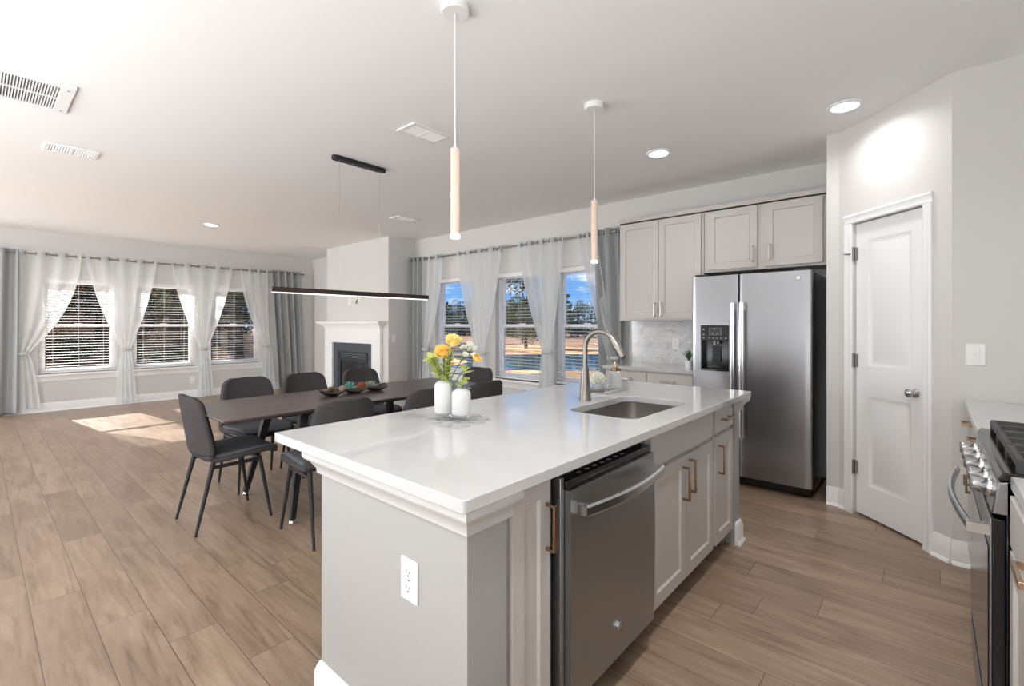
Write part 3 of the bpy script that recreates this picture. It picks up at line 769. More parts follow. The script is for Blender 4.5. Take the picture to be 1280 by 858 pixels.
# ---- island: painted wall wrapping the back and both ends
XW = -.87                         # plane of the end wall returns
b = thing('kitchen_island', 'painted knee wall wrapping the back and ends of the kitchen island', 'kitchen island', (-1.3, 2.0, 0))
Y0, Y1 = .82, 3.12
plan = [(XW, Y0), (XW, .965), (-.95, .965), (-.95, .93), (-1.51, .93), (-1.51, 3.01), (-.93, 3.01), (-.93, 3.03), (XW, 3.03), (XW, Y1), (-1.625, Y1), (-1.625, Y0)]
MB().prism(plan, 0, .885).build('knee_wall', M['island'], b, smooth=False)
def moulding(mb, path, prof, closed=False):
    """sweep a profile (out, z) along a plan path with mitred corners; out is to the right of the walking direction"""
    n = len(path); rows = []
    for i, p in enumerate(path):
        p = Vector(p)
        d0 = (p-Vector(path[i-1])).normalized() if i > 0 else None
        d1 = (Vector(path[i+1])-p).normalized() if i < n-1 else None
        n0 = Vector((d0.y, -d0.x)) if d0 else None; n1 = Vector((d1.y, -d1.x)) if d1 else None
        if n0 is None: m = n1
        elif n1 is None: m = n0
        else: m = (n0+n1); m = m/(m.dot(n0))
        rows.append([(p.x+m.x*a, p.y+m.y*a, z) for a, z in prof])
    k = len(prof); vs = [q for r_ in rows for q in r_]; fs = []
    for i in range(n-1):
        for j in range(k):
            a, c = i*k+j, i*k+(j+1) % k
            fs.append((a, c, c+k, a+k))
    fs.append(tuple(range(k))); fs.append(tuple(range((n-1)*k+k-1, (n-1)*k-1, -1)))
    return mb.add(vs, fs)
crown = [(0, .805), (.012, .805), (.014, .822), (.020, .830), (.030, .846), (.046, .858), (.050, .866), (.050, .885), (0, .885)]
path = [(XW, 3.0), (XW, Y1), (-1.625, Y1), (-1.625, Y0), (XW, Y0), (XW, .985)]
mb = moulding(MB(), path, crown); mb.build('crown_moulding', M['crown'], b, ang=50)
base = [(0, 0), (.030, 0), (.028, .014), (.018, .022), (.018, .098), (.012, .118), (.006, .132), (0, .134)]
mb = moulding(MB(), [(XW, 3.03), (XW, Y1), (-1.625, Y1), (-1.625, Y0), (XW, Y0), (XW, .965)], base); mb.build('baseboard', M['trim'], b, ang=50)
plate('wall_outlet', 'white outlet on the near end of the island', 'outlet', TW(-1.105, Y0, .607, 0), 'outlet', w=.075, h=.12)

# ---- island cabinets (front faces +x; right when facing it is +y... seen from the aisle, left is the near end)
XF = -.89
TI = lambda y: frame_T((XF, y, 0), (0, 1, 0), (1, 0, 0))
def carcass(parent, x0, x1, y0, y1, z0=.10, z1=.885, toe=True, name='body'):
    o = MB().box(x0, y0, z0, x1, y1, z1).build(name, M['cab'], parent, bevel=.0015)
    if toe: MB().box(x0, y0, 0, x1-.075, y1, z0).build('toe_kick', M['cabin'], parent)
    return o
cb = thing('base_cabinet', 'narrow island cabinet with one door between the end wall and dishwasher', 'cabinet', (-1.2, 1.08, 0))
carcass(cb, -1.49, XF, .975, 1.185)
dr = shaker(cb, TI(.995), 0, .115, .175, .745, rail=.05); pull(dr, TI(.995), .155, .72, .135, M['bronze'])

dw = thing('dishwasher', 'stainless steel dishwasher built into the island', 'dishwasher', (-1.18, 1.5, 0))
MB().box(-1.45, 1.205, .10, -.90, 1.845, .865).build('tub', M['blackm'], dw, bevel=.003)
MB().box(-1.40, 1.215, 0, -.97, 1.835, .10).build('toe_panel', M['blackm'], dw)
# door: front skin slightly bowed, control strip on its top edge
def dwf(u, v):
    y = 1.235+.605*u; z = .125+.685*v
    bow = .006*math.sin(math.pi*v)
    return (-.842+bow, y, z)
mb = MB(); nu, nv = 8, 12
mb.grid(dwf, nu, nv)
mb.grid(lambda u, v: (-.842+(-.90+.842)*v, 1.235+.605*u, .81), nu, 1).grid(lambda u, v: (-.842+(-.90+.842)*v, 1.235+.605*u, .125), nu, 1)
mb.grid(lambda u, v: (-.842+.006*math.sin(math.pi*v)*(1-u)+(-.90+.842)*u, 1.235, .125+.685*v), 2, nv).grid(lambda u, v: (-.842+.006*math.sin(math.pi*v)*(1-u)+(-.90+.842)*u, 1.84, .125+.685*v), 2, nv)
ddoor = mb.build('door', M['steel_dark'], dw)
MB().box(-.90, 1.235, .81, -.855, 1.84, .838).build('control_strip', M['black'], dw, bevel=.003)
for k in range(7): MB().box(-.885, 1.33+.05*k, .838, -.873, 1.352+.05*k, .8386).build('button', M['icon'], dw)
MB().box(-.90, 1.212, .11, -.862, 1.232, .85).build('side_trim', M['steel_dark'], dw, bevel=.002)
# bowed bar handle
hp = [(-.842, 1.262, .752), (-.800, 1.266, .752)]
n = 12; arc = []
for k in range(n+1):
    u = k/n; arc.append((-.800+.028*math.sin(math.pi*u), 1.262+.558*u, .752))
mb = MB()
def hb(u, v):
    p = -.806+.028*math.sin(math.pi*u); y = 1.255+.572*u
    prof = [(0, -.016), (.012, -.019), (.017, -.012), (.017, .012), (.012, .019), (0, .016)]
    a, c = prof[min(5, int(round(v*6)) % 6)]
    return (p+a, y, .752+c)
mb.grid(lambda u, v: hb(u, v), 20, 6)
mb.box(-.845, 1.255, .736, -.792, 1.275, .768).box(-.845, 1.807, .736, -.792, 1.827, .768)
mb.build('handle', M['steel_l'], ddoor)
MB().lathe([(.001, .012), (.012, .012), (.0155, .009), (.0155, 0)], (-.8395, 1.538, .245), 24, 'x').build('badge', M['steel_l'], ddoor)
MB().grid(lambda u, v: (-.8270, 1.538+(.0105+.0012*math.cos(2*math.pi*v))*math.cos(2*math.pi*u), .245+(.0105+.0012*math.cos(2*math.pi*v))*math.sin(2*math.pi*u)), 20, 4, closeu=True).build('badge_ring', M['slot'], ddoor)
for k in range(3): MB().box(-.8425, 1.50+.012*k, .775, -.8415, 1.504+.012*k, .779).build('indicator', M['slot'], ddoor)

sb = thing('sink_cabinet', 'two door island cabinet under the sink with a plain front panel', 'cabinet', (-1.2, 2.23, 0))
MB().box(-1.49, 1.87, .10, XF, 2.665, .66).box(-.93, 1.87, .66, XF, 2.665, .885).build('body', M['cab'], sb, bevel=.0015)
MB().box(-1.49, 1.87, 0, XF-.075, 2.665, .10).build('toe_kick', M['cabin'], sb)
T = TI(1.87)
slab(sb, T, .008, .725, .765, .142, 'false_drawer_front')
d1 = shaker(sb, T, .008, .115, .380, .59); d2 = shaker(sb, T, .393, .115, .380, .59)
pull(d1, T, .352, .58, .15, M['bronze']); pull(d2, T, .429, .60, .15, M['bronze'])
nb = thing('base_cabinet', 'narrow island cabinet with one drawer over one door at the far end', 'cabinet', (-1.2, 2.84, 0))
carcass(nb, -1.49, XF, 2.675, 3.0)
T = TI(2.675)
w = slab(nb, T, .008, .735, .305, .13, 'drawer'); pull(w, T, .16, .80, .115, M['bronze'], vertical=False)
w = shaker(nb, T, .008, .115, .305, .60); pull(w, T, .055, .585, .15, M['bronze'])

# ---- island worktop with a rounded sink cut-out
def rrect(x0, y0, x1, y1, r, n=6):
    p = []
    for cx, cy, a0 in ((x1-r, y1-r, 0), (x0+r, y1-r, 90), (x0+r, y0+r, 180), (x1-r, y0+r, 270)):
        for k in range(n+1): a = R(a0+90*k/n); p.append((cx+r*math.cos(a), cy+r*math.sin(a)))
    return p
SX0, SY0, SX1, SY1 = -1.315, 1.885, -.95, 2.515
outer = rrect(-1.88, .757, -.815, 3.178, .012, 3); inner = rrect(SX0, SY0, SX1, SY1, .07, 6)
import bmesh
def slab_with_hole(name, outer, inner, z0, z1, mat, bevel):
    bm = bmesh.new()
    ov = [bm.verts.new((x, y, z1)) for x, y in outer]; iv = [bm.verts.new((x, y, z1)) for x, y in inner]
    es = [bm.edges.new((ov[i], ov[(i+1) % len(ov)])) for i in range(len(ov))]+[bm.edges.new((iv[i], iv[(i+1) % len(iv)])) for i in range(len(iv))]
    bmesh.ops.triangle_fill(bm, use_beauty=True, use_dissolve=False, edges=es)
    bmesh.ops.join_triangles(bm, faces=bm.faces, angle_face_threshold=3.1, angle_shape_threshold=3.1)
    r = bmesh.ops.extrude_face_region(bm, geom=bm.faces[:])
    for v in r['geom']:
        if isinstance(v, bmesh.types.BMVert): v.co.z = z0
    bmesh.ops.recalc_face_normals(bm, faces=bm.faces)
    me = bpy.data.meshes.new(name); bm.to_mesh(me); bm.free()
    me.materials.append(mat)
    me.polygons.foreach_set('use_smooth', [True]*len(me.polygons)); me.set_sharp_from_angle(angle=R(35))
    o = bpy.data.objects.new(name, me); COL.objects.link(o)
    m = o.modifiers.new('bevel', 'BEVEL'); m.width = bevel; m.segments = 3; m.limit_method = 'ANGLE'; m.angle_limit = R(40)
    return o
wt_ = slab_with_hole('island_worktop', outer, inner, .886, .92, M['quartz'], .004)
tag(wt_, 'white polished quartz worktop of the kitchen island', 'worktop')
ORG[wt_.name] = Vector((0, 0, 0))

sk = thing('kitchen_sink', 'stainless steel undermount sink in the island worktop', 'sink', (-1.13, 2.2, .885))
mb = MB(); rings = []
for ins, z, r in ((-.022, .885, .085), (-.004, .885, .07), (-.004, .870, .07), (.004, .72, .066), (.016, .690, .056), (.04, .676, .04)):
    rings.append([(x, y, z) for x, y in rrect(SX0+ins, SY0+ins, SX1-ins, SY1-ins, r, 6)])
vs = [p for r_ in rings for p in r_]; k = len(rings[0]); fs = []
for j in range(len(rings)-1):
    for i in range(k): fs.append((j*k+i, j*k+(i+1) % k, (j+1)*k+(i+1) % k, (j+1)*k+i))
fs.append(tuple((len(rings)-1)*k+i for i in range(k)))
mb.add(vs, fs); mb.build('basin', M['sink'], sk)
MB().lathe([(.001, .672), (.02, .674), (.024, .679), (.042, .6795), (.044, .677)], (-1.13, 2.2, 0), 24).build('drain', M['steel_l'], sk)

fx, fy = -1.40, 2.20
fc = thing('kitchen_tap', 'brushed nickel gooseneck tap standing behind the island sink', 'tap', (fx, fy, .92))
MB().lathe([(.001, .92), (.033, .92), (.033, .926), (.031, .93), (.0265, .99), (.0215, 1.06), (.0185, 1.10), (.001, 1.10)], (fx, fy, 0), 28).build('base', M['nickel'], fc)
pts = [(fx, fy, 1.09), (fx, fy, 1.15), (fx, fy, 1.205)]
rad = .092; zc = 1.205
for k in range(1, 15):
    a = math.pi-R(152)*k/14
    pts.append((fx+rad+rad*math.cos(a), fy, zc+rad*math.sin(a)))
MB().tube(pts, .0135, 16).build('spout', M['nickel'], fc)
p0 = Vector(pts[-1]); dirn = (Vector(pts[-1])-Vector(pts[-2])).normalized()
hd = [p0-dirn*.01, p0+dirn*.002, p0+dirn*.02, p0+dirn*.08, p0+dirn*.098, p0+dirn*.102]
sh = MB().tube(hd, [.0150, .0165, .0178, .0192, .0185, .014], 18).build('spray_head', M['nickel'], fc)
q = p0+dirn*.055
MB().tube([q+Vector((-.016, -.004, .02)), q+Vector((-.0185, -.004, -.018))], .007, 8).build('spray_button', M['black'], sh)
MB().tube([p0+dirn*.101, p0+dirn*.106], .0135, 16).build('aerator', M['slot'], sh)
MB().tube([(fx, fy+.01, .965), (fx+.004, fy+.045, .965), (fx+.004, fy+.05, .965)], [.014, .014, .010], 14).tube([(fx+.004, fy+.046, .966), (fx+.016, fy+.085, .962), (fx+.034, fy+.125, .958), (fx+.040, fy+.135, .956)], [.0075, .006, .0055, .005], 10).build('lever', M['nickel'], fc)
# ---- back kitchen run: base cabinet, counter, tile, wall cabinets, fridge
TK = lambda x, y: frame_T((x, y, 0), (1, 0, 0), (0, -1, 0))
bc = thing('base_cabinet', 'greige base cabinet against the back wall left of the refrigerator', 'cabinet', (-2.02, 4.55, 0))
MB().box(-2.47, 4.27, .10, -1.565, 4.875, .885).build('body', M['cab'], bc, bevel=.0015)
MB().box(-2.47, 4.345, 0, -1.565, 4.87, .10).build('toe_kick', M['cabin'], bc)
T = TK(-2.47, 4.27)
for k in range(2):
    w = slab(bc, T, .012+.444*k, .735, .436, .135, 'drawer'); pull(w, T, .23+.444*k, .80, .12, M['steel_l'], vertical=False)
    w = shaker(bc, T, .012+.444*k, .115, .436, .605); pull(w, T, (.40 if k == 0 else .505), .60, .13, M['steel_l'])
o = MB().box(-2.49, 4.235, .885, -1.56, 4.88, .92).build('back_worktop', M['quartz'], bevel=.003)
tag(o, 'short white quartz worktop along the back wall beside the refrigerator', 'worktop')
o = MB().box(-2.49, 4.866, .92, -1.56, 4.88, 1.375).build('backsplash', M['tile'], origin=(-2.49, 4.866, .92)); struct(o)
struct(MB().box(-2.515, 4.862, .92, -2.488, 4.88, 1.375).build('trim_2', M['trim'], bevel=.002))

def wall_cab(label, x0, x1, z0, z1, doors, y=4.535):
    t = thing('wall_cabinet', label, 'cabinet', ((x0+x1)/2, 4.7, z0))
    MB().box(x0, y, z0, x1, 4.878, z1).build('body', M['cab'], t, bevel=.0015)
    T = TK(0, y)
    for dx0, dx1, dz0, dz1, hx, hz in doors:
        d = shaker(t, T, dx0, dz0, dx1-dx0, dz1-dz0, rail=.058, th=.022)
        pull(d, T, hx, hz, .13, M['pull'], th=.022)
wall_cab('tall two door wall cabinet above the tile backsplash', -2.455, -1.575, 1.37, 2.40, [(-2.435, -2.02, 1.385, 2.375, -2.052, 1.48), (-2.012, -1.597, 1.385, 2.375, -1.982, 1.48)])
wall_cab('short two door wall cabinet over the refrigerator', -1.570, -.565, 1.815, 2.40, [(-1.535, -1.115, 1.838, 2.375, -1.148, 1.955), (-1.05, -.63, 1.838, 2.375, -1.017, 1.955)])
cp = [(0, 2.385), (.008, 2.385), (.010, 2.398), (.020, 2.408), (.030, 2.422), (.046, 2.430), (.046, 2.440), (0, 2.440)]
o = MB(); moulding(o, [(-.565, 4.535), (-2.455, 4.535), (-2.455, 4.878)], cp)
tag(o.build('cabinet_crown_moulding', M['cab'], ang=50), 'greige crown moulding running along the tops of the wall cabinets', 'moulding')

fr = thing('refrigerator', 'stainless steel side by side refrigerator with ice and water dispenser', 'refrigerator', (-1.095, 4.5, 0))
FX0, FX1, FS = -1.545, -.645, -1.158
MB().box(FX0+.004, 4.225, .05, FX1-.004, 4.86, 1.735).build('cabinet_body', M['black'], fr, bevel=.004)
MB().box(FX0+.02, 4.20, .02, FX1-.02, 4.235, .085).build('toe_grille', M['black'], fr, bevel=.004)
def fdoor(x0, x1, name, nook=None):
    """front skin bowed outwards in plan, optional rectangular niche"""
    yb = 4.222; z0, z1 = .09, 1.745
    def front(x):
        u = (x-x0)/(x1-x0); e = min(u, 1-u)*(x1-x0)
        y = 4.150-.010*math.sin(math.pi*(x-FX0)/(FX1-FX0))
        return y+(.012*(1-math.sqrt(max(0, 1-(1-e/.012)**2))) if e < .012 else 0)
    xs = sorted(set([x0, x0+.003, x0+.006, x0+.012]+[x0+.012+(x1-x0-.024)*k/12 for k in range(13)]+[x1-.012, x1-.006, x1-.003, x1]+([nook[0], nook[2]] if nook else [])))
    zs = sorted(set([z0, z1]+([nook[1], nook[3]] if nook else [])+[z0+(z1-z0)*k/10 for k in range(11)]))
    mb = MB(); idx = {}
    vs = []; fs = []
    def V(x, y, z):
        k = (round(x, 5), round(y, 5), round(z, 5))
        if k not in idx: idx[k] = len(vs); vs.append((x, y, z))
        return idx[k]
    for a in range(len(xs)-1):
        for b in range(len(zs)-1):
            if nook and xs[a] >= nook[0]-1e-6 and xs[a+1] <= nook[2]+1e-6 and zs[b] >= nook[1]-1e-6 and zs[b+1] <= nook[3]+1e-6: continue
            fs.append((V(xs[a], front(xs[a]), zs[b]), V(xs[a+1], front(xs[a+1]), zs[b]), V(xs[a+1], front(xs[a+1]), zs[b+1]), V(xs[a], front(xs[a]), zs[b+1])))
    for b in range(len(zs)-1):
        for x in (x0, x1): fs.append((V(x, front(x), zs[b]), V(x, yb, zs[b]), V(x, yb, zs[b+1]), V(x, front(x), zs[b+1])))
    for a in range(len(xs)-1):
        for z in (z0, z1): fs.append((V(xs[a], front(xs[a]), z), V(xs[a+1], front(xs[a+1]), z), V(xs[a+1], yb, z), V(xs[a], yb, z)))
    mb.add(vs, fs)
    return mb.build(name, M['steel'], fr)
nk = (-1.462, .945, -1.238, 1.318)
fl = fdoor(FX0, FS-.003, 'freezer_door', nk); frd = fdoor(FS+.003, FX1, 'fridge_door')
ds = MB()
ds.box(nk[0]-.004, 4.136, nk[1]-.006, nk[0]+.006, 4.215, nk[3]+.006).box(nk[2]-.006, 4.136, nk[1]-.006, nk[2]+.004, 4.215, nk[3]+.006).box(nk[0]+.006, 4.136, nk[1]-.006, nk[2]-.006, 4.215, nk[1]+.012).box(nk[0]+.006, 4.205, nk[1]+.012, nk[2]-.006, 4.215, nk[3]+.006)
ds.prism([(4.138, nk[3]+.008), (4.138, 1.195), (4.165, 1.19), (4.205, 1.20), (4.205, nk[3]+.008)], nk[0]+.006, nk[2]-.006, 'x')
dsp = ds.build('dispenser', M['black'], fl, bevel=.002)
mb = MB()
mb.box(-1.392, 4.1365, 1.246, -1.298, 4.1385, 1.302)
mb.build('dispenser_screen', M['screen'], dsp)
mb = MB()
for (a, b_, c_, d_) in ((-1.394, 1.302, -1.296, 1.304), (-1.394, 1.244, -1.296, 1.246), (-1.394, 1.246, -1.392, 1.302), (-1.298, 1.246, -1.296, 1.302)): mb.box(a, 4.1362, b_, c_, 4.1383, d_)
mb.box(-1.375, 4.1355, 1.255, -1.36, 4.1366, 1.262).box(-1.335, 4.1355, 1.255, -1.318, 4.1366, 1.262).box(-1.36, 4.1355, 1.292, -1.34, 4.1366, 1.296)
for x in (-1.44, -1.395, -1.36, -1.33, -1.30, -1.258): mb.box(x-.006, 4.1355, 1.214, x+.006, 4.138, 1.222)
for z in (1.285, 1.24): mb.box(-1.446, 4.1355, z, -1.434, 4.138, z+.012)
mb.build('control_icons', M['icon'], dsp)
MB().box(-1.365, 4.15, 1.155, -1.345, 4.20, 1.195).box(-1.335, 4.155, 1.165, -1.32, 4.20, 1.195).build('water_nozzle', M['icon'], dsp, bevel=.003)
MB().prism([(4.196, 1.15), (4.188, 1.02), (4.194, 1.015), (4.204, 1.15)], -1.385, -1.315, 'x').build('paddle', M['blackm'], dsp)
def fhandle(x, parent):
    y = 4.088
    mb = MB().grid(lambda u, v: (x+.016*math.copysign(min(1, abs(math.cos(2*math.pi*u))*1.5), math.cos(2*math.pi*u)), y+.010*math.sin(2*math.pi*u)-.010*math.sin(math.pi*v), .42+1.09*v), 16, 16, closeu=True)
    for z in (.45, 1.475): mb.box(x-.012, y, z-.025, x+.012, 4.146, z+.025)
    mb.build('handle', M['steel_l'], parent)
fhandle(FS-.034, fl); fhandle(FS+.034, frd)
MB().lathe([(.001, 4.1445), (.017, 4.1445), (.019, 4.148), (.019, 4.155)], (-.735, 0, 1.690), 28, 'y').build('badge', M['steel_l'], frd)
MB().grid(lambda u, v: (-.735+(.0145+.001*math.cos(2*math.pi*v))*math.cos(2*math.pi*u), 4.1442, 1.690+(.0145+.001*math.cos(2*math.pi*v))*math.sin(2*math.pi*u)), 28, 4, closeu=True).tube([(-.743, 4.144, 1.694), (-.738, 4.144, 1.698), (-.741, 4.144, 1.686), (-.734, 4.144, 1.69), (-.728, 4.144, 1.697), (-.731, 4.144, 1.684), (-.726, 4.144, 1.688)], .0009, 5).build('badge_monogram', M['slot'], frd)
for x in (FX0+.07, FX1-.07): MB().box(x-.05, 4.17, 1.745, x+.05, 4.26, 1.765).build('hinge_cover', M['black'], fr, bevel=.005)
for x in (FX0+.06, FX1-.06): MB().lathe([(.018, 0), (.02, .02), (.02, .055)], (x, 4.27, 0), 12).build('foot', M['black'], fr)

# small plant at the end of the back worktop
pp = thing('potted_plant', 'small spiky green plant in a white pot beside the refrigerator', 'plant', (-1.705, 4.50, .92))
MB().lathe([(.001, .92), (.032, .92), (.042, .99), (.038, .99), (.034, .975), (.001, .975)], (-1.705, 4.50, 0), 20).build('pot', M['trim'], pp)
M['leafg'] = pbr('green_leaf', (.045, .11, .035), .5, noise=.4, nscale=30)
mb = MB(); rnd = random.Random(4)
for k in range(34):
    a = rnd.uniform(0, 6.28); L = rnd.uniform(.09, .15); t = rnd.uniform(.15, .75); w = .006
    dx, dy = math.cos(a), math.sin(a)
    def leaf(u, v, dx=dx, dy=dy, L=L, t=t, w=w):
        r = L*t*v*(.5+.5*v); z = .975+L*v*(1-.35*t*v); ww = w*(1-v)**.6*(1 if v > .05 else .7)
        return (-1.705+dx*r-dy*ww*(u-.5)*2, 4.50+dy*r+dx*ww*(u-.5)*2, z+.002*abs(u-.5))
    mb.grid(leaf, 2, 4)
mb.build('leaves', M['leafg'], pp, solid=.0012)

# ---- range wall: counters, base cabinets, gas range
TR = lambda y: frame_T((.19, y, 0), (0, -1, 0), (-1, 0, 0))
for nm, y0, y1, lab in (('near', -.9, 1.862, 'greige base cabinet nearest the camera on the range side'), ('far', 2.652, 3.575, 'greige base cabinet between the gas range and the pantry')):
    c_ = thing('base_cabinet', lab, 'cabinet', (.5, (y0+y1)/2, 0))
    MB().box(.19, y0, .10, .818, y1, .885).build('body', M['cab'], c_, bevel=.0015)
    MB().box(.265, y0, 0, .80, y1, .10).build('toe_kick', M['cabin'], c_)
    n = 2 if nm == 'far' else 3; w0 = (y1-y0)/n
    T = TR(y1)
    for k in range(n):
        w = slab(c_, T, w0*k+.006, .735, w0-.012, .135, 'drawer'); pull(w, T, w0*(k+.5), .825, .11, M['bronze'], vertical=False)
        w = shaker(c_, T, w0*k+.006, .115, w0-.012, .605); pull(w, T, w0*k+(.07 if k % 2 else w0-.07), .62, .13, M['bronze'])
    yb0, yb1 = (y0, y1+.003) if nm == 'near' else (y0-.003, 3.597)
    o = MB().box(.152 if nm == 'far' else .172, yb0, .886, .82, yb1, .92).build('side_worktop', M['quartz'], bevel=.003)
    tag(o, 'white quartz worktop at the right edge nearest the camera' if nm == 'near' else 'white quartz worktop between the gas range and the pantry wall', 'worktop')

rg = thing('gas_range', 'stainless steel and black gas range with five front knobs', 'range', (.47, 2.257, 0))
RY0, RY1 = 1.880, 2.634
MB().box(.165, RY0, .03, .815, RY1, .90).build('body', M['black'], rg, bevel=.003)
MB().prism([(.148, .902), (.160, .924), (.80, .924), (.81, .902)], RY0-.004, RY1+.004, 'y').build('cooktop', M['black'], rg, bevel=.004)
MB().prism([(.136, .805), (.150, .895), (.185, .902), (.20, .805)], RY0, RY1, 'y').build('control_panel', M['steel'], rg, bevel=.003)
for k in range(5):
    y = [1.985, 2.105, 2.257, 2.41, 2.53][k]
    ax = Vector((-1, 0, .16)).normalized()
    p = Vector((.143, y, .853))
    kn = MB().tube([p, p+ax*.004, p+ax*.010], [.027, .027, .024], 20).tube([p+ax*.009, p+ax*.014, p+ax*.040, p+ax*.043], [.0195, .0225, .0215, .019], 20).build('knob', M['steel_l'], rg)
    MB().tube([p+ax*.040+Vector((0, -.0025, -.018)), p+ax*.0445+Vector((0, -.0025, -.018)), p+ax*.0445+Vector((0, -.0025, .018))], .003, 4).build('knob_grip', M['steel_l'], kn)
od = MB().box(.1375, RY0+.004, .205, .165, RY1-.004, .79).build('oven_door', M['black'], rg, bevel=.003)
MB().box(.134, RY0+.004, .205, .1375, RY1-.004, .79).build('door_skin', M['steel_dark'], od, bevel=.001)
MB().box(.131, RY0+.03, .23, .136, RY1-.03, .70).build('oven_glass', M['black'], od, bevel=.001)
def hb2(u, v):
    y = RY0+.02+(RY1-RY0-.04)*u; x = .094-.030*math.sin(math.pi*u)
    a = 2*math.pi*v; return (x+.010*math.cos(a), y, .752+.015*math.sin(a))
mb = MB().grid(lambda u, v: hb2(v, u), 12, 20, closeu=True)
for y in (RY0+.025, RY1-.025): mb.box(.086, y-.013, .738, .136, y+.013, .766)
mb.build('handle', M['steel_l'], od)
sd = MB().box(.1375, RY0+.004, .045, .165, RY1-.004, .198).build('storage_drawer', M['black'], rg, bevel=.003)
MB().box(.134, RY0+.004, .045, .1375, RY1-.004, .198).build('drawer_skin', M['steel_dark'], sd, bevel=.001)
MB().prism([(.134, .170), (.138, .150), (.142, .150), (.142, .190), (.134, .190)], RY0+.05, RY1-.05, 'y').build('drawer_pull', M['steel_l'], sd)
MB().box(.20, RY0+.01, 0, .80, RY1-.01, .03).build('plinth', M['blackm'], rg)
for k in range(3):
    y0 = RY0+.012+.2445*k; y1 = y0+.238
    mb = MB(); zt = .962; th = .012
    def bar(a, b):
        (xa, ya), (xb, yb) = a, b
        if abs(xa-xb) < 1e-6: mb.prism([(xa-.010, .945), (xa-.007, zt), (xa+.007, zt), (xa+.010, .945)], ya, yb, 'y')
        else: mb.prism([(ya-.010, .945), (ya-.007, zt), (ya+.007, zt), (ya+.010, .945)], xa, xb, 'x')
    bar((.195, y0), (.195, y1)); bar((.765, y0), (.765, y1)); bar((.195, y0+.010), (.765, y0+.010)); bar((.195, y1-.010), (.765, y1-.010))
    bar((.48, y0), (.48, y1)); ym = (y0+y1)/2
    for xa, xb in ((.195, .285), (.385, .575), (.675, .765)): bar((xa, ym), (xb, ym))
    for xx in (.335, .625):
        bar((xx, y0), (xx, y0+.075)); bar((xx, y1-.075), (xx, y1))
    for x in (.195, .765):
        for y in (y0+.012, y1-.012): mb.box(x-.009, y-.009, .924, x+.009, y+.009, .948)
    mb.build('grate', M['iron'], rg)
    for x in ((.335, .625) if k != 1 else (.48,)):
        MB().lathe([(.001, .924), (.05, .924), (.048, .934), (.032, .938), (.030, .946), (.001, .947)], (x, ym, 0), 24).build('burner', M['iron'], rg)

# ================================================================== DINING
def chair_proto():
    t = thing('dining_chair', '', 'chair', (0, 0, 0), 'charcoal chairs around the dining table')
    P = [(.285, .428, .150), (.275, .440, .195), (.20, .459, .216), (.08, .455, .226), (-.04, .446, .230), (-.115, .448, .231), (-.160, .470, .231), (-.182, .515, .229), (-.196, .60, .223), (-.212, .70, .212), (-.224, .775, .200), (-.233, .835, .180), (-.239, .866, .118)]
    # cumulative parameter and Catmull-Rom sampling of (y, z, halfwidth)
    def samp(t):
        t = max(0, min(len(P)-1.0001, t)); i = int(t); f = t-i
        p0, p1, p2, p3 = P[max(0, i-1)], P[i], P[i+1], P[min(len(P)-1, i+2)]
        return tuple(.5*((2*b)+(-a+c)*f+(2*a-5*b+4*c-d)*f*f+(-a+3*b-3*c+d)*f**3) for a, b, c, d in zip(p0, p1, p2, p3))
    def srf(u, t, lift=0, wsc=1.0):
        y, z, w = samp(t); s = 2*u-1
        back = max(0, min(1, (t-5)/2.5))
        back = back*back*(3-2*back)
        x = w*wsc*s
        y2 = y+back*.060*abs(s)**2.4*(w/.23)**1.5
        z2 = z+(1-back)*.016*abs(s)**2.5+lift
        return (x, y2, z2)
    NU = 16
    rows_s = [0, .12, .3, .6, 1, 1.5, 2, 2.5, 3, 3.5, 4, 4.5, 5, 5.5, 6, 6.4]
    rows_b = [6.4, 6.8, 7.2, 7.6, 8, 8.5, 9, 9.5, 10, 10.4, 10.8, 11.2, 11.5, 11.75, 11.9, 12]
    # rounded ends come from the shrinking half width
    mb = MB()
    mb.grid(lambda u, v: srf(u, rows_s[int(round(v*(len(rows_s)-1)))]), NU, len(rows_s)-1)
    mb.build('seat', M['fabric'], t, solid=.034, ang=180, soff=0, bevel=0)
    mb = MB().grid(lambda u, v: srf(u, rows_b[int(round(v*(len(rows_b)-1)))]), NU, len(rows_b)-1)
    mb.build('backrest', M['fabric'], t, solid=.034, ang=180)
    rows_p = [.35, .7, 1, 1.5, 2, 2.5, 3, 3.5, 4, 4.5, 5, 5.4]
    mb = MB().grid(lambda u, v: srf(u, rows_p[int(round(v*(len(rows_p)-1)))], .018+.010*math.sin(math.pi*u)**.5, .94), NU, len(rows_p)-1)
    mb.build('seat_pad', M['seatpad'], t, solid=.02, ang=180)
    for sx in (-1, 1):
        MB().tube([(sx*.176, .165, .425), (sx*.213, .228, 0)], [.0145, .0085], 12).build('leg', M['leg'], t)
        MB().tube([(sx*.196, -.105, .475), (sx*.190, -.125, .43), (sx*.213, -.226, 0)], [.010, .0155, .0085], 12).build('leg', M['leg'], t)
        MB().tube([(sx*.178, .17, .408), (sx*.190, -.125, .408)], .010, 4, sq=True).build('side_rail', M['leg'], t)
    MB().tube([(-.178, .16, .415), (.178, .16, .415)], .009, 4, sq=True).build('cross_rail', M['leg'], t)
    return t
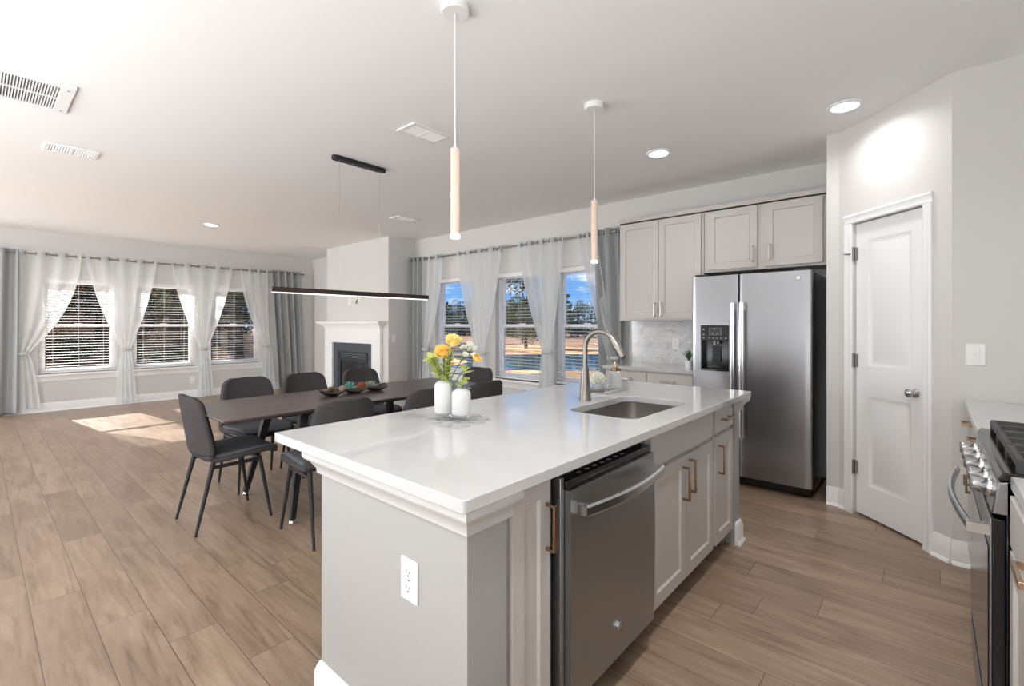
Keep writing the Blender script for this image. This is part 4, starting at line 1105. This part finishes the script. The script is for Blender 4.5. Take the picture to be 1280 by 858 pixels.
CH = [(-3.65, 1.14, 0, 'charcoal dining chair at the near head of the table facing away'),
      (-4.28, 1.58, -90, 'charcoal chair on the window side nearest the near table end'),
      (-4.28, 2.09, -90, 'charcoal chair on the window side in the middle, by the grey drape'),
      (-4.28, 2.68, -90, 'charcoal chair on the window side in front of the fireplace'),
      (-2.93, 1.53, 90, 'charcoal chair with its back to the island, nearest the near table end'),
      (-2.93, 2.20, 90, 'charcoal chair with its back to the island, half hidden left of the vases'),
      (-2.93, 2.79, 90, 'charcoal chair with its back to the island, right of the vases'),
      (-3.63, 3.40, 180, 'charcoal chair at the far head of the table below the pond windows')]
proto = chair_proto()
for k, (x, y, a, lab) in enumerate(CH):
    if k == 0: c_ = proto; proto.location = (x, y, 0); proto.rotation_euler = (0, 0, R(a)); proto['label'] = lab
    else: c_ = copy_tree(proto, (x, y, 0), R(a), lab)

tb = thing('dining_table', 'long dark walnut dining table on slanted black legs', 'table', (-3.565, 2.1, 0))
TX0, TX1, TY0, TY1 = -4.005, -3.125, .972, 3.26
mb = MB(); ch = .022
o1 = [(TX0, TY0), (TX1, TY0), (TX1, TY1), (TX0, TY1)]; o2 = [(TX0+ch, TY0+ch), (TX1-ch, TY0+ch), (TX1-ch, TY1-ch), (TX0+ch, TY1-ch)]
mb.add([(x, y, .76) for x, y in o1]+[(x, y, .752) for x, y in o1]+[(x, y, .732) for x, y in o2],
       [(0, 1, 2, 3)]+[(i, (i+1) % 4, 4+(i+1) % 4, 4+i) for i in range(4)]+[(4+i, 4+(i+1) % 4, 8+(i+1) % 4, 8+i) for i in range(4)]+[(11, 10, 9, 8)])
mb.build('tabletop', M['table'], tb, bevel=.0015)
mb = MB()
for x in (-3.83, -3.30): mb.box(x-.02, 1.40, .702, x+.02, 2.74, .732)
for y in (1.52, 2.02, 2.62): mb.box(-3.81, y-.02, .704, -3.32, y+.02, .731)
mb.build('under_frame', M['leg'], tb, bevel=.002)
for sx, xf, xt in ((-1, -4.0, -3.85), (1, -3.18, -3.30)):
    for yf, yt in ((1.40, 1.53), (2.74, 2.61)):
        a = Vector((xt, yt, .715)); c_ = Vector((xf, yf, .03))
        lg = MB().tube([a, c_], [.030, .017], 4, sq=True, ref=(1, 0, 0)).build('leg', M['leg'], tb, bevel=.003)
        MB().lathe([(.001, .0), (.017, .002), (.021, .014), (.017, .026), (.008, .032), (.001, .034)], (xf, yf, 0), 16).build('levelling_foot', M['chrome'], lg)
        MB().box(xt-.045, yt-.035, .695, xt+.045, yt+.035, .715).build('leg_bracket', M['leg'], lg, bevel=.002)

# ---- centrepiece: wavy triple bowl with dried and succulent filling
BX, BY = -3.60, 2.10
bw = thing('triple_bowl', 'long dark wavy bowl with three hollows on the dining table', 'bowl', (BX, BY, .76))
M['bowl'] = pbr('dark_bowl_wood', (.035, .018, .014), .3, noise=.3, nscale=20)
def bowlz(u):
    return .022+.034*(1-abs(math.sin(3*math.pi*u)))**1.1
def bowlf(u, v):
    s = 2*v-1; y = BY-.30+.60*u; wv = .055+.045*abs(math.sin(3*math.pi*u))**.8 if .0 < u < 1 else .03
    e = max(0, 1-min(u, 1-u)/.06)
    wv *= (1-.75*e)
    return (BX+wv*s, y, .76+bowlz(u)*(1-.55*abs(s)**2)*1.0 + .040*abs(s)**2+.012*e)
mb = MB().grid(lambda u, v: (lambda p: (p[0], p[1], p[2]-.018))(bowlf(u, v)), 60, 12)
mb.build('bowl_shell', M['bowl'], bw, solid=.007, ang=180, soff=1)
for k in range(3):
    MB().lathe([(.001, .76), (.028, .76), (.022, .772), (.001, .776)], (BX, BY+(k-1)*.19, 0), 20).build('foot', M['bowl'], bw)
M['cone'] = pbr('pine_cone_brown', (.14, .085, .045), .8, noise=.4, nscale=40)
M['moss'] = pbr('dry_moss', (.16, .12, .045), .9, noise=.5, nscale=60)
M['teal'] = pbr('teal_succulent', (.16, .34, .29), .5, noise=.25, nscale=30)
M['pale'] = pbr('pale_succulent', (.33, .38, .30), .6, noise=.25, nscale=30)
M['rust'] = pbr('rust_berries', (.36, .12, .05), .5, noise=.4, nscale=40)
M['pinkc'] = pbr('pale_pink_cone', (.55, .42, .34), .7, noise=.2, nscale=40)
def rosette(name, label, cat, loc, mat, r, h, layers, npet, wid, group=None, droop=.2):
    mb = MB(); x0, y0, z0 = loc; rnd = random.Random(len(label)*7)
    for L in range(layers):
        f = L/max(1, layers-1); n = npet-int(f*npet*.4); ln = r*(1-.55*f); el = R(12+68*f)
        for k in range(n):
            a = 2*math.pi*(k+.5*(L % 2))/n+rnd.uniform(-.1, .1); ln2 = ln*rnd.uniform(.85, 1.1)
            ca, sa = math.cos(a), math.sin(a)
            def pf(u, v):
                s = 2*u-1; w = wid*math.sin(math.pi*min(1, .12+.88*v))**.7*(1 if v < .98 else .2)
                rr = ln2*v*math.cos(el); zz = ln2*v*math.sin(el)*(1+.25*v)+h*f*.3-abs(s)*.0+.15*w*s*s
                return (x0+ca*rr-sa*w*s, y0+sa*rr+ca*w*s, z0+zz)
            mb.grid(pf, 2, 4)
    o = mb.build(name, mat, solid=.0018, ang=60)
    return tag(o, label, cat, group)
def pinecone(name, label, cat, loc, mat, r, seed):
    rnd = random.Random(seed); mb = MB(); x0, y0, z0 = loc; n = 46
    mb.lathe([(.001, z0), (r*.45, z0+r*.25), (r*.5, z0+r*.8), (r*.3, z0+r*1.4), (.001, z0+r*1.6)], (x0, y0, 0), 10)
    for k in range(n):
        f = k/n; a = k*2.4; z = z0+r*(.1+1.45*f); rr = r*(.35+.65*math.sin(math.pi*(.15+.8*f)))
        ca, sa = math.cos(a), math.sin(a); w = r*.24
        mb.add([(x0+ca*rr*.5-sa*w*.6, y0+sa*rr*.5+ca*w*.6, z), (x0+ca*rr*.5+sa*w*.6, y0+sa*rr*.5-ca*w*.6, z), (x0+ca*rr*1.05+sa*w*.7, y0+sa*rr*1.05-ca*w*.7, z+r*.18), (x0+ca*rr*1.12, y0+sa*rr*1.12, z+r*.30), (x0+ca*rr*1.05-sa*w*.7, y0+sa*rr*1.05+ca*w*.7, z+r*.18)], [(0, 1, 2, 3, 4)])
    return tag(mb.build(name, mat, solid=.002, ang=30), label, cat)
rosette('dried_moss_sprig', 'olive brown dried sprig in the left hollow of the wavy bowl', 'dried plant', (BX+.005, BY-.205, .785), M['moss'], .065, .03, 4, 13, .008)
pinecone('pine_cone', 'pale pinkish cone beside the dried sprig in the wavy bowl', 'pine cone', (BX+.01, BY-.115, .787), M['pinkc'], .026, 2)
rosette('succulent', 'teal green succulent in the middle of the wavy bowl', 'succulent', (BX-.03, BY-.03, .79), M['teal'], .085, .05, 4, 9, .013)
rosette('succulent', 'pale grey green succulent in the right hollow of the wavy bowl', 'succulent', (BX-.02, BY+.16, .79), M['pale'], .075, .04, 4, 11, .009)
pinecone('rust_cone', 'rust orange cone between the two succulents in the wavy bowl', 'pine cone', (BX+.025, BY+.055, .786), M['rust'], .036, 5)

# ---- vases, doily and flowers on the island
M['frosted'], nt, out = new_mat('frosted_white_glass')
p = nd(nt, 'ShaderNodeBsdfPrincipled', None, Base_Color=(.88, .88, .88, 1), Roughness=.35)
tl = nd(nt, 'ShaderNodeBsdfTranslucent', None, Color=(.9, .9, .9, 1)); tr = nd(nt, 'ShaderNodeBsdfTransparent')
a = nd(nt, 'ShaderNodeMixShader', None, i0=.45, i1=p.outputs[0], i2=tl.outputs[0]); a2 = nd(nt, 'ShaderNodeMixShader', None, i0=.12, i1=a.outputs[0], i2=tr.outputs[0])
nt.links.new(a2.outputs[0], out.inputs[0])
M['clear'] = glass_mat('clear_glass', (.96, .97, .97), 1.6)
M['silverleaf'] = pbr('silver_grey_doily', (.40, .40, .40), .5)
def vase(x, y, r, zs, zt, label):
    t = thing('glass_vase', label, 'vase', (x, y, .924))
    MB().lathe([(r*.80, .946), (r*.97, .952), (r, .962), (r, zs-.020), (r*.975, zs-.009), (r*.88, zs-.001), (r*.70, zs+.003), (r*.54, zs+.008)], (x, y, 0), 28).build('frosted_body', M['frosted'], t, solid=.002)
    MB().lathe([(.001, .924), (r*.86, .924), (r*.94, .930), (r*.92, .946), (r*.80, .948)], (x, y, 0), 28).build('clear_base', M['clear'], t)
    MB().lathe([(r*.55, zs+.008), (r*.42, zs+.018), (r*.42, zt-.008), (r*.56, zt), (r*.53, zt), (r*.38, zt-.010), (r*.38, zs+.018), (r*.50, zs+.008)], (x, y, 0), 24).build('neck', M['clear'], t)
VA = (-1.585, 1.352); VB = (-1.500, 1.378)
vase(*VA, .038, 1.080, 1.122, 'taller frosted white bottle vase at the left holding yellow flowers')
vase(*VB, .040, 1.050, 1.090, 'shorter frosted white bottle vase in front with a green sprig')
mb = MB(); rnd = random.Random(11)
def petal_disc(cx, cy, r1, r2, ang):
    n = 18; ca, sa = math.cos(ang), math.sin(ang)
    pts = [(cx+ca*r1*math.cos(2*math.pi*k/n)-sa*r2*math.sin(2*math.pi*k/n), cy+sa*r1*math.cos(2*math.pi*k/n)+ca*r2*math.sin(2*math.pi*k/n)) for k in range(n)]
    mb.prism(pts, .9203, .9222)
DCX, DCY = -1.525, 1.378
for ringr, n, r1, r2 in ((.050, 6, .028, .022), (.108, 9, .034, .027)):
    for k in range(n):
        a = 2*math.pi*(k+.3*(ringr > .06))/n; petal_disc(DCX+ringr*math.cos(a), DCY+ringr*math.sin(a), r1, r2, a)
petal_disc(DCX, DCY, .03, .03, 0)
tag(mb.build('leaf_doily', M['silverleaf'], smooth=False), 'flat silver grey leaf pattern doily under the vases', 'doily')

def petal_mat(name, c):
    m, nt, out = new_mat(name)
    d = nd(nt, 'ShaderNodeBsdfDiffuse', None, Color=(*c, 1)); t = nd(nt, 'ShaderNodeBsdfTranslucent', None, Color=(*c, 1))
    nt.links.new(nd(nt, 'ShaderNodeMixShader', None, i0=.4, i1=d.outputs[0], i2=t.outputs[0]).outputs[0], out.inputs[0]); return m
M['yellow'] = petal_mat('yellow_petal', (1, .79, .27))
M['yellow2'] = petal_mat('lemon_petal', (1, .89, .46))
M['cream'] = petal_mat('cream_blossom', (.95, .95, .88))
M['lime'] = petal_mat('lime_leaf', (.56, .62, .22))
M['stem'] = pbr('green_stem', (.12, .17, .04), .6)
def bloom(mb, c, up, r, layers, seed):
    rnd = random.Random(seed); c = Vector(c); up = Vector(up).normalized()
    ax = up.orthogonal().normalized(); ay = up.cross(ax)
    for L in range(layers):
        f = L/(layers-1); n = 9-int(3*f); op = R(78-70*f); ln = r*(1.05-.5*f)
        for k in range(n):
            a = 2*math.pi*(k+.5*(L % 2))/n+rnd.uniform(-.15, .15)
            rad = ax*math.cos(a)+ay*math.sin(a); tan = up.cross(rad)
            ln2 = ln*rnd.uniform(.9, 1.08)
            def pf(u, v):
                s = 2*u-1; w = ln2*.46*math.sin(math.pi*(.10+.78*v))**.8
                bend = op*(1-.35*v)
                rr = ln2*v*math.sin(bend); zz = ln2*v*math.cos(bend)
                return c+rad*(rr-.12*ln2*s*s*v)+up*(zz+.06*ln2*s*s)+tan*(w*s)
            mb.grid(pf, 4, 4)
def flower(name, label, base, mid, head, r, mat, seed, leaves=0, up=None):
    t = thing(name, label, 'flower', base)
    b, m, h = Vector(base), Vector(mid), Vector(head)
    pts = [b*(1-k/10)**2+m*2*(k/10)*(1-k/10)+h*(k/10)**2 for k in range(11)]
    MB().tube(pts, .0022, 7).build('stem', M['stem'], t)
    d = Vector(up) if up else (pts[-1]-pts[-2]); mb = MB(); bloom(mb, h, d, r, 6, seed); mb.build('bloom', mat, t, ang=70)
    mb = MB(); mb.lathe([(.001, -.006), (r*.22, -.002), (r*.30, .006)], (0, 0, 0), 10); mb.v = [h+v for v in mb.v]; mb.build('calyx', M['stem'], t)
    if leaves:
        rnd = random.Random(seed+5); mb = MB()
        for k in range(leaves):
            q = pts[4+k % 6]; a = rnd.uniform(0, 6.28); L = rnd.uniform(.035, .06); ca, sa = math.cos(a), math.sin(a)
            mb.grid(lambda u, v: (q.x+ca*L*.75*v-sa*.010*math.sin(math.pi*(.05+.93*v))*(2*u-1), q.y+sa*L*.75*v+ca*.010*math.sin(math.pi*(.05+.93*v))*(2*u-1), q.z+L*.75*v*(1-.3*v)+.002*abs(2*u-1)), 2, 5)
        mb.build('leaves', M['lime'], t, ang=70)
    return t
def at_vase(v, z): return (v[0], v[1], z)
flower('yellow_flower', 'pale yellow bloom, topmost of the yellow flowers', (VA[0]+.004, VA[1]+.004, .96), (VA[0]+.01, VA[1]+.01, 1.12), (-1.530, 1.362, 1.250), .044, M['yellow2'], 1, 5, up=(.5, -.6, .75))
flower('yellow_flower', 'deep yellow rounded bloom at the left below the topmost one', (VA[0]-.008, VA[1]+.006, .955), (VA[0], VA[1], 1.10), (-1.556, 1.330, 1.205), .044, M['yellow'], 2, 6, up=(.4, -.7, .6))
flower('yellow_flower', 'small yellow bloom leaning right over the far chairs', (VA[0]+.008, VA[1]-.006, .958), (VA[0]+.03, VA[1]+.02, 1.10), (-1.468, 1.428, 1.180), .031, M['yellow'], 3, 0, up=(.6, .1, .6))
t = thing('white_blossom_spray', 'spray of small cream white blossoms right of the topmost yellow bloom', 'flower', (VA[0], VA[1]-.008, .955))
rnd = random.Random(21)
b = Vector((VA[0], VA[1]-.008, .955)); m = Vector((VA[0]+.02, VA[1]+.01, 1.12)); h = Vector((-1.492, 1.405, 1.205))
pts = [b*(1-k/10)**2+m*2*(k/10)*(1-k/10)+h*(k/10)**2 for k in range(11)]
MB().tube(pts, .002, 7).build('stem', M['stem'], t)
mb = MB(); tw = MB()
for k in range(11):
    q = Vector((-1.487+rnd.uniform(-.028, .032), 1.408+rnd.uniform(-.028, .034), 1.228+rnd.uniform(-.030, .022)))
    tw.tube([pts[8], (pts[8]+q)/2+Vector((0, 0, .006)), q], .0009, 5)
    bloom(mb, q, (rnd.uniform(-.4, .6), rnd.uniform(-.7, .2), .6), .017, 3, k)
mb.build('blossoms', M['cream'], t, ang=70); tw.build('twigs', M['stem'], t)
def sprig(name, label, base, mid, head, seed, n, L0, mat, wid=.011):
    t = thing(name, label, 'leafy sprig', base)
    b, m, h = Vector(base), Vector(mid), Vector(head)
    pts = [b*(1-k/10)**2+m*2*(k/10)*(1-k/10)+h*(k/10)**2 for k in range(11)]
    MB().tube(pts, .0018, 6).build('stem', M['stem'], t)
    rnd = random.Random(seed); mb = MB()
    for k in range(n):
        f = .45+.55*k/(n-1); i = min(9, int(f*10)); q = pts[i].lerp(pts[i+1], f*10-i) if i < 10 else pts[10]
        ax = (pts[i+1]-pts[i]).normalized(); a = k*2.4; o1 = ax.orthogonal().normalized(); o2 = ax.cross(o1)
        rad = o1*math.cos(a)+o2*math.sin(a); tan = ax.cross(rad); L = L0*rnd.uniform(.7, 1.1)
        mb.grid(lambda u, v: q+(rad*.75+ax*.65)*(L*v)-Vector((0, 0, 1))*(L*.25*v*v)+tan*(wid*math.sin(math.pi*(.06+.92*v))*(2*u-1)), 2, 5)
    mb.build('leaves', mat, t, ang=70)
sprig('leafy_sprig', 'lime green leafy sprig arching left out of the taller vase', (VA[0]-.004, VA[1]-.004, .955), (VA[0]-.01, VA[1]-.004, 1.14), (-1.595, 1.292, 1.190), 31, 34, .042, M['lime'], .013)
sprig('leafy_sprig', 'fresh green upright sprig in the middle of the taller vase', (VA[0]+.002, VA[1], .955), (VA[0]+.006, VA[1]+.004, 1.10), (-1.555, 1.352, 1.185), 32, 30, .05, M['lime'], .013)
sprig('leafy_sprig', 'single broad pale green leaf sprig in the shorter vase', (VB[0], VB[1], .955), (VB[0], VB[1], 1.06), (VB[0]+.008, VB[1]+.012, 1.135), 33, 7, .055, M['lime'], .022)

# ---- tray by the sink: white flower ball and ribbed glass dispenser with bronze pump
tx, ty = -1.50, 2.60
o2 = MB(); ro = rrect(tx-.085, ty-.14, tx+.085, ty+.14, .03, 5); ri = rrect(tx-.079, ty-.134, tx+.079, ty+.134, .025, 5); n = len(ro)
o2.add([(x, y, .9205) for x, y in ro]+[(x, y, .940) for x, y in ro]+[(x, y, .940) for x, y in ri]+[(x, y, .927) for x, y in ri],
       [(i, (i+1) % n, n+(i+1) % n, n+i) for i in range(n)]+[(n+i, n+(i+1) % n, 2*n+(i+1) % n, 2*n+i) for i in range(n)]+[(2*n+i, 2*n+(i+1) % n, 3*n+(i+1) % n, 3*n+i) for i in range(n)]+[tuple(3*n+i for i in range(n)), tuple(range(n-1, -1, -1))])
M['acry'] = glass_mat('clear_acrylic', (.95, .96, .97), 3.0, .28)
tag(o2.build('tray', M['acry']), 'clear glass tray behind the tap', 'tray')
gx, gy = -1.470, 2.665
sp_ = thing('soap_dispenser', 'ribbed clear glass soap dispenser with a bronze pump on the tray', 'soap dispenser', (gx, gy, .929))
def rib(u, v):
    a = 2*math.pi*u; z = .929+.115*v; r = (.036+.0022*abs(math.sin(8*a)))*(1 if v < .9 else 1-(v-.9)*2.5)
    return (gx+r*math.cos(a), gy+r*math.sin(a), z)
mb = MB().grid(rib, 64, 10, closeu=True); mb.lathe([(.001, .929), (.036, .929)], (gx, gy, 0), 32)
mb.build('bottle', M['acry'], sp_)
MB().lathe([(.001, .94), (.031, .94), (.031, 1.0), (.001, 1.0)], (gx, gy, 0), 24).build('liquid', M['clear'], sp_)
MB().lathe([(.030, 1.040), (.031, 1.043), (.031, 1.058), (.016, 1.062), (.007, 1.064), (.006, 1.085), (.011, 1.087), (.011, 1.098), (.001, 1.099)], (gx, gy, 0), 24).tube([(gx, gy, 1.092), (gx+.02, gy-.02, 1.092), (gx+.032, gy-.032, 1.086)], .004, 8).build('pump', M['bronze'], sp_)
hx, hy = -1.545, 2.575
hb_ = thing('flower_pot', 'round cream white flower ball in a small glass behind the tap', 'flowers', (hx, hy, .929))
MB().lathe([(.001, .929), (.028, .929), (.038, .965), (.036, .965), (.026, .932), (.001, .932)], (hx, hy, 0), 24).build('cup', M['acry'], hb_)
mb = MB(); rnd = random.Random(8)
for k in range(46):
    zz = 1-2*(k+.5)/46*.80; a = k*2.39996; rr = math.sqrt(max(0, 1-zz*zz)); dv = Vector((rr*math.cos(a), rr*math.sin(a), zz))
    bloom(mb, Vector((hx, hy, .990))+dv*.036, dv, .015, 2, k)
mb.build('blossoms', M['cream'], hb_, ang=70)
# ================================================================== OUTSIDE
M['field'] = ground_mat('dry_grass_field', [(.25, (.06, .04, .028)), (.42, (.17, .10, .062)), (.6, (.25, .155, .095)), (.75, (.16, .13, .07))], .5, (.35, 1.6, 1))
M['litter'] = ground_mat('leaf_litter', [(.30, (.03, .02, .015)), (.40, (.26, .13, .055)), (.52, (.58, .33, .16)), (.75, (.68, .47, .28))], 1.3)
M['pond'] = pbr('pond_water', (.04, .075, .10), .04, spec=.8, bump=.12, bscale=3, stretch=(1, 3, 1))
M['bark'] = ground_mat('tree_bark', [(.3, (.030, .024, .020)), (.7, (.11, .085, .07))], 6.0, (3, 3, .6))
M['needle'] = ground_mat('pine_foliage', [(.3, (.018, .040, .018)), (.7, (.09, .14, .06))], 2.5)
M['leaf_o'] = ground_mat('olive_foliage', [(.3, (.05, .065, .03)), (.7, (.20, .22, .10))], 1.8)
M['leaf_b'] = ground_mat('bluegreen_foliage', [(.3, (.05, .075, .065)), (.7, (.17, .22, .19))], 1.2)
M['leaf_r'] = ground_mat('russet_foliage', [(.3, (.20, .095, .035)), (.7, (.66, .37, .15))], 2.0)
# terrain: level lawn behind the house, bank of leaf litter rising in the woods on the left
def terr(x, y):
    z = -.42
    if x < -14:
        f = min(1, (-14-x)/26); k = max(0, min(1, (16-y)/8))
        z += 2.6*f*f*(3-2*f)*k
    return z
def gz(x, y): return terr(x, y)
mb = MB(); mb.grid(lambda u, v: (-10.4-70*u**1.6, -30+60*v, terr(-10.4-70*u**1.6, -30+60*v) if v > 0 else -.42), 40, 40)
struct(mb.build('ground_woods', M['litter'], ang=180, origin=(0, 0, 0)))
struct(MB().box(-140, 5.3, -.9, 40, 190, -.43).build('ground_field', M['field'], origin=(0, 0, 0), smooth=False))
n = 48; pts = []
for k in range(n):
    a = 2*math.pi*k/n; lx = 10.5*math.cos(a)*(1+.08*math.sin(3*a)); ly = 5.2*math.sin(a)*(1+.10*math.sin(2*a+1))
    pts.append((-13.6+lx*.7514-ly*.66, 18.3+lx*.66+ly*.7514))
mb = MB(); mb.prism(pts, -.6, -.415)
struct(mb.build('pond_water', M['pond'], origin=(-13.6, 18.3, -.6), smooth=False))

def crown_cards(mb, c, rad, n, size, rnd, squash=1.0):
    for k in range(n):
        a = rnd.uniform(0, 2*math.pi); zz = rnd.uniform(-1, 1); rr = math.sqrt(1-zz*zz); q = rnd.uniform(.45, 1)**.5
        p = Vector((c[0]+rad[0]*rr*math.cos(a)*q, c[1]+rad[1]*rr*math.sin(a)*q, c[2]+rad[2]*zz*q*squash))
        nrm = Vector((rnd.gauss(0, 1), rnd.gauss(0, 1), rnd.gauss(.3, 1))).normalized(); t = nrm.orthogonal().normalized(); b = nrm.cross(t)
        s = size*rnd.uniform(.6, 1.3)
        mb.add([p-t*s, p-b*s*.45, p+t*s, p+b*s*.45], [(0, 1, 2, 3)])
def tree_proto(name, label, cat, group, kind, h, seed, mat, trunk=.12, low=.38):
    rnd = random.Random(seed); t = thing(name, label, cat, (0, 0, 0), group)
    mb = MB(); lean = rnd.uniform(-.2, .2)
    tp = [(lean*(k/8)**2*h*.15, .05*math.sin(k+seed), h*.92*k/8) for k in range(9)]
    mb.tube([(0, 0, -.4)]+tp[1:], [trunk*1.25]+[trunk*(1-.8*k/8) for k in range(1, 9)], 9)
    cb_ = MB()
    if kind == 'pine':
        for k in range(16):
            f = .30+.66*k/15; z = h*f; a = k*2.4; L = h*.24*(1.15-f)*rnd.uniform(.8, 1.2)
            e = Vector((math.cos(a)*L, math.sin(a)*L, z+.1*L)); mb.tube([(lean*f*f*h*.15, 0, z-.15), e*.55+Vector((0, 0, z*.45)), e], [trunk*.25, trunk*.15, trunk*.06], 5)
            crown_cards(cb_, e*.75+Vector((0, 0, z*.25)), (L*.6, L*.6, h*.035), 70, h*.022, rnd)
    elif kind == 'bare':
        for k in range(18):
            f = .25+.7*k/17; z = h*f; a = k*2.1; L = h*.22*(1.2-f)
            e = Vector((math.cos(a)*L, math.sin(a)*L, z+.5*L)); mb.tube([(0, 0, z), e*.5+Vector((0, 0, z*.5)), e], [trunk*.3, trunk*.16, trunk*.05], 5)
            crown_cards(cb_, e, (L*.6, L*.6, L*.4), 26, h*.014, rnd)
    else:
        for k in range(16):
            a = rnd.uniform(0, 6.28); r = rnd.uniform(.08, .26)*h; z = h*(low+(.88-low)*rnd.random())
            c = (r*math.cos(a), r*math.sin(a), z); mb.tube([(0, 0, z*.6), ((c[0])*.5, c[1]*.5, z*.8), c], [trunk*.4, trunk*.25, trunk*.1], 5)
            crown_cards(cb_, c, (h*.17, h*.17, h*.13), 190, h*.02, rnd)
    mb.build('trunk', M['bark'], t, ang=60); cb_.build('crown', mat, t, smooth=False)
    return t
def spread(protos, spots):
    used = {}
    for k, (i, x, y, a, s) in enumerate(spots):
        p = protos[i]
        o = p if i not in used else copy_tree(p); used[i] = 1
        o.location = (x, y, gz(x, y) if y < 5.2 else -.43); o.rotation_euler = (0, 0, a); o.scale = (s, s, s)
GW = 'trees in the woods beyond the wooded side windows'
wp = [tree_proto('pine_tree', 'dark trunked pine tree in the woods beyond the wooded side windows', 'tree', GW, 'pine', 9, 1, M['needle'], .17),
      tree_proto('slender_tree', 'slender thinly leaved tree in the woods beyond the wooded side windows', 'tree', GW, 'bare', 8, 2, M['leaf_r'], .13),
      tree_proto('broadleaf_tree', 'bushy olive tree in the woods beyond the wooded side windows', 'tree', GW, 'round', 6, 3, M['leaf_o'], .13)]
rnd = random.Random(5); spots = []
for k in range(70):
    x = -15.5-26*rnd.random()**1.0; y = -5+(abs(x)-10)*.02+rnd.uniform(0, 1)*(6+abs(x)*.30)-1.5
    dx = -10-x
    if x > -31 and -2.2 < y+.13*dx < 5.0: continue          # the gap the low sun shines through
    spots.append((rnd.choice([0, 0, 1, 1, 2]), x, y, rnd.uniform(0, 6), rnd.uniform(.8, 1.25)))
wp += [tree_proto('broadleaf_tree', 'tall dense green tree at the back of the woods beyond the wooded side windows', 'tree', GW, 'round', 9, 4, M['needle'], .2, .12),
       tree_proto('broadleaf_tree', 'tall russet tree at the back of the woods beyond the wooded side windows', 'tree', GW, 'round', 8.5, 6, M['leaf_r'], .2, .12)]
for k in range(26): spots.append((3 if k % 5 < 3 else 4, -35-8*rnd.random(), -6+1.35*k+rnd.uniform(-.6, .6), rnd.uniform(0, 6), rnd.uniform(.8, 1.05)))
for x, y, i in ((-17.2, 2.5, 1), (-19.5, 3.5, 0), (-17.0, 4.0, 0), (-18.6, 4.75, 1), (-16.2, 5.3, 0), (-18.4, 6.2, 0), (-21.5, 3.1, 0), (-22, 6.6, 0)): spots.append((i, x, y, x*3+y, 1.05))
spread(wp, spots)
GB = 'bushes under the trees beyond the wooded side windows'
def bush_proto(label, h, seed, mat, group):
    rnd = random.Random(seed); t = thing('bush', label, 'bush', (0, 0, 0), group); cb_ = MB(); mb = MB()
    for k in range(8):
        a = rnd.uniform(0, 6.28); r = rnd.uniform(0, .5)*h; c = (r*math.cos(a), r*math.sin(a), h*rnd.uniform(.35, .75))
        mb.tube([(0, 0, -.2), (c[0]*.6, c[1]*.6, c[2]*.5), c], [.02, .015, .006], 5); crown_cards(cb_, c, (h*.38, h*.38, h*.3), 120, h*.055, rnd)
    mb.build('stems', M['bark'], t); cb_.build('foliage', mat, t, smooth=False); return t
bp = [bush_proto('russet dry bush under the trees beyond the wooded side windows', 1.3, 1, M['leaf_r'], GB), bush_proto('olive green bush under the trees beyond the wooded side windows', 1.5, 2, M['leaf_o'], GB),
      bush_proto('dark green bush under the trees beyond the wooded side windows', 1.4, 3, M['needle'], GB)]
spots = []
for k in range(22):
    x = -15.5-18*rnd.random(); y = -4+rnd.uniform(0, 1)*(5+abs(x)*.30)-1
    spots.append(((0, 0, 1, 0, 0, 2)[k % 6], x, y, rnd.uniform(0, 6), rnd.uniform(.6, 1.0)))
spread(bp, spots)
# tree line beyond the pond
GT = 'tree line beyond the pond'
tp_ = [tree_proto('broadleaf_tree', 'distant grey green bushy tree in the tree line beyond the pond', 'tree', GT, 'round', 5.0, 11, M['leaf_b'], .16, .10),
       tree_proto('broadleaf_tree', 'distant olive bushy tree in the tree line beyond the pond', 'tree', GT, 'round', 4.6, 12, M['leaf_o'], .16, .10),
       tree_proto('pine_tree', 'distant dark pine in the tree line beyond the pond', 'tree', GT, 'pine', 6.0, 13, M['needle'], .14)]
spots = []
for k in range(44):
    f = k/43; ratio = .52+.85*f; y = 50+rnd.uniform(-3, 8); x = -ratio*y
    spots.append((rnd.choice([0, 0, 1, 2]), x, y, rnd.uniform(0, 6), rnd.uniform(.8, 1.25)))
spread(tp_, spots)
nt_ = tree_proto('pine_tree', 'nearer green tree standing on the bank seen in the middle pond side window', 'tree', None, 'round', 6.2, 15, M['leaf_o'], .12, .16)
nt_.location = (-22.0, 26.6, -.43)
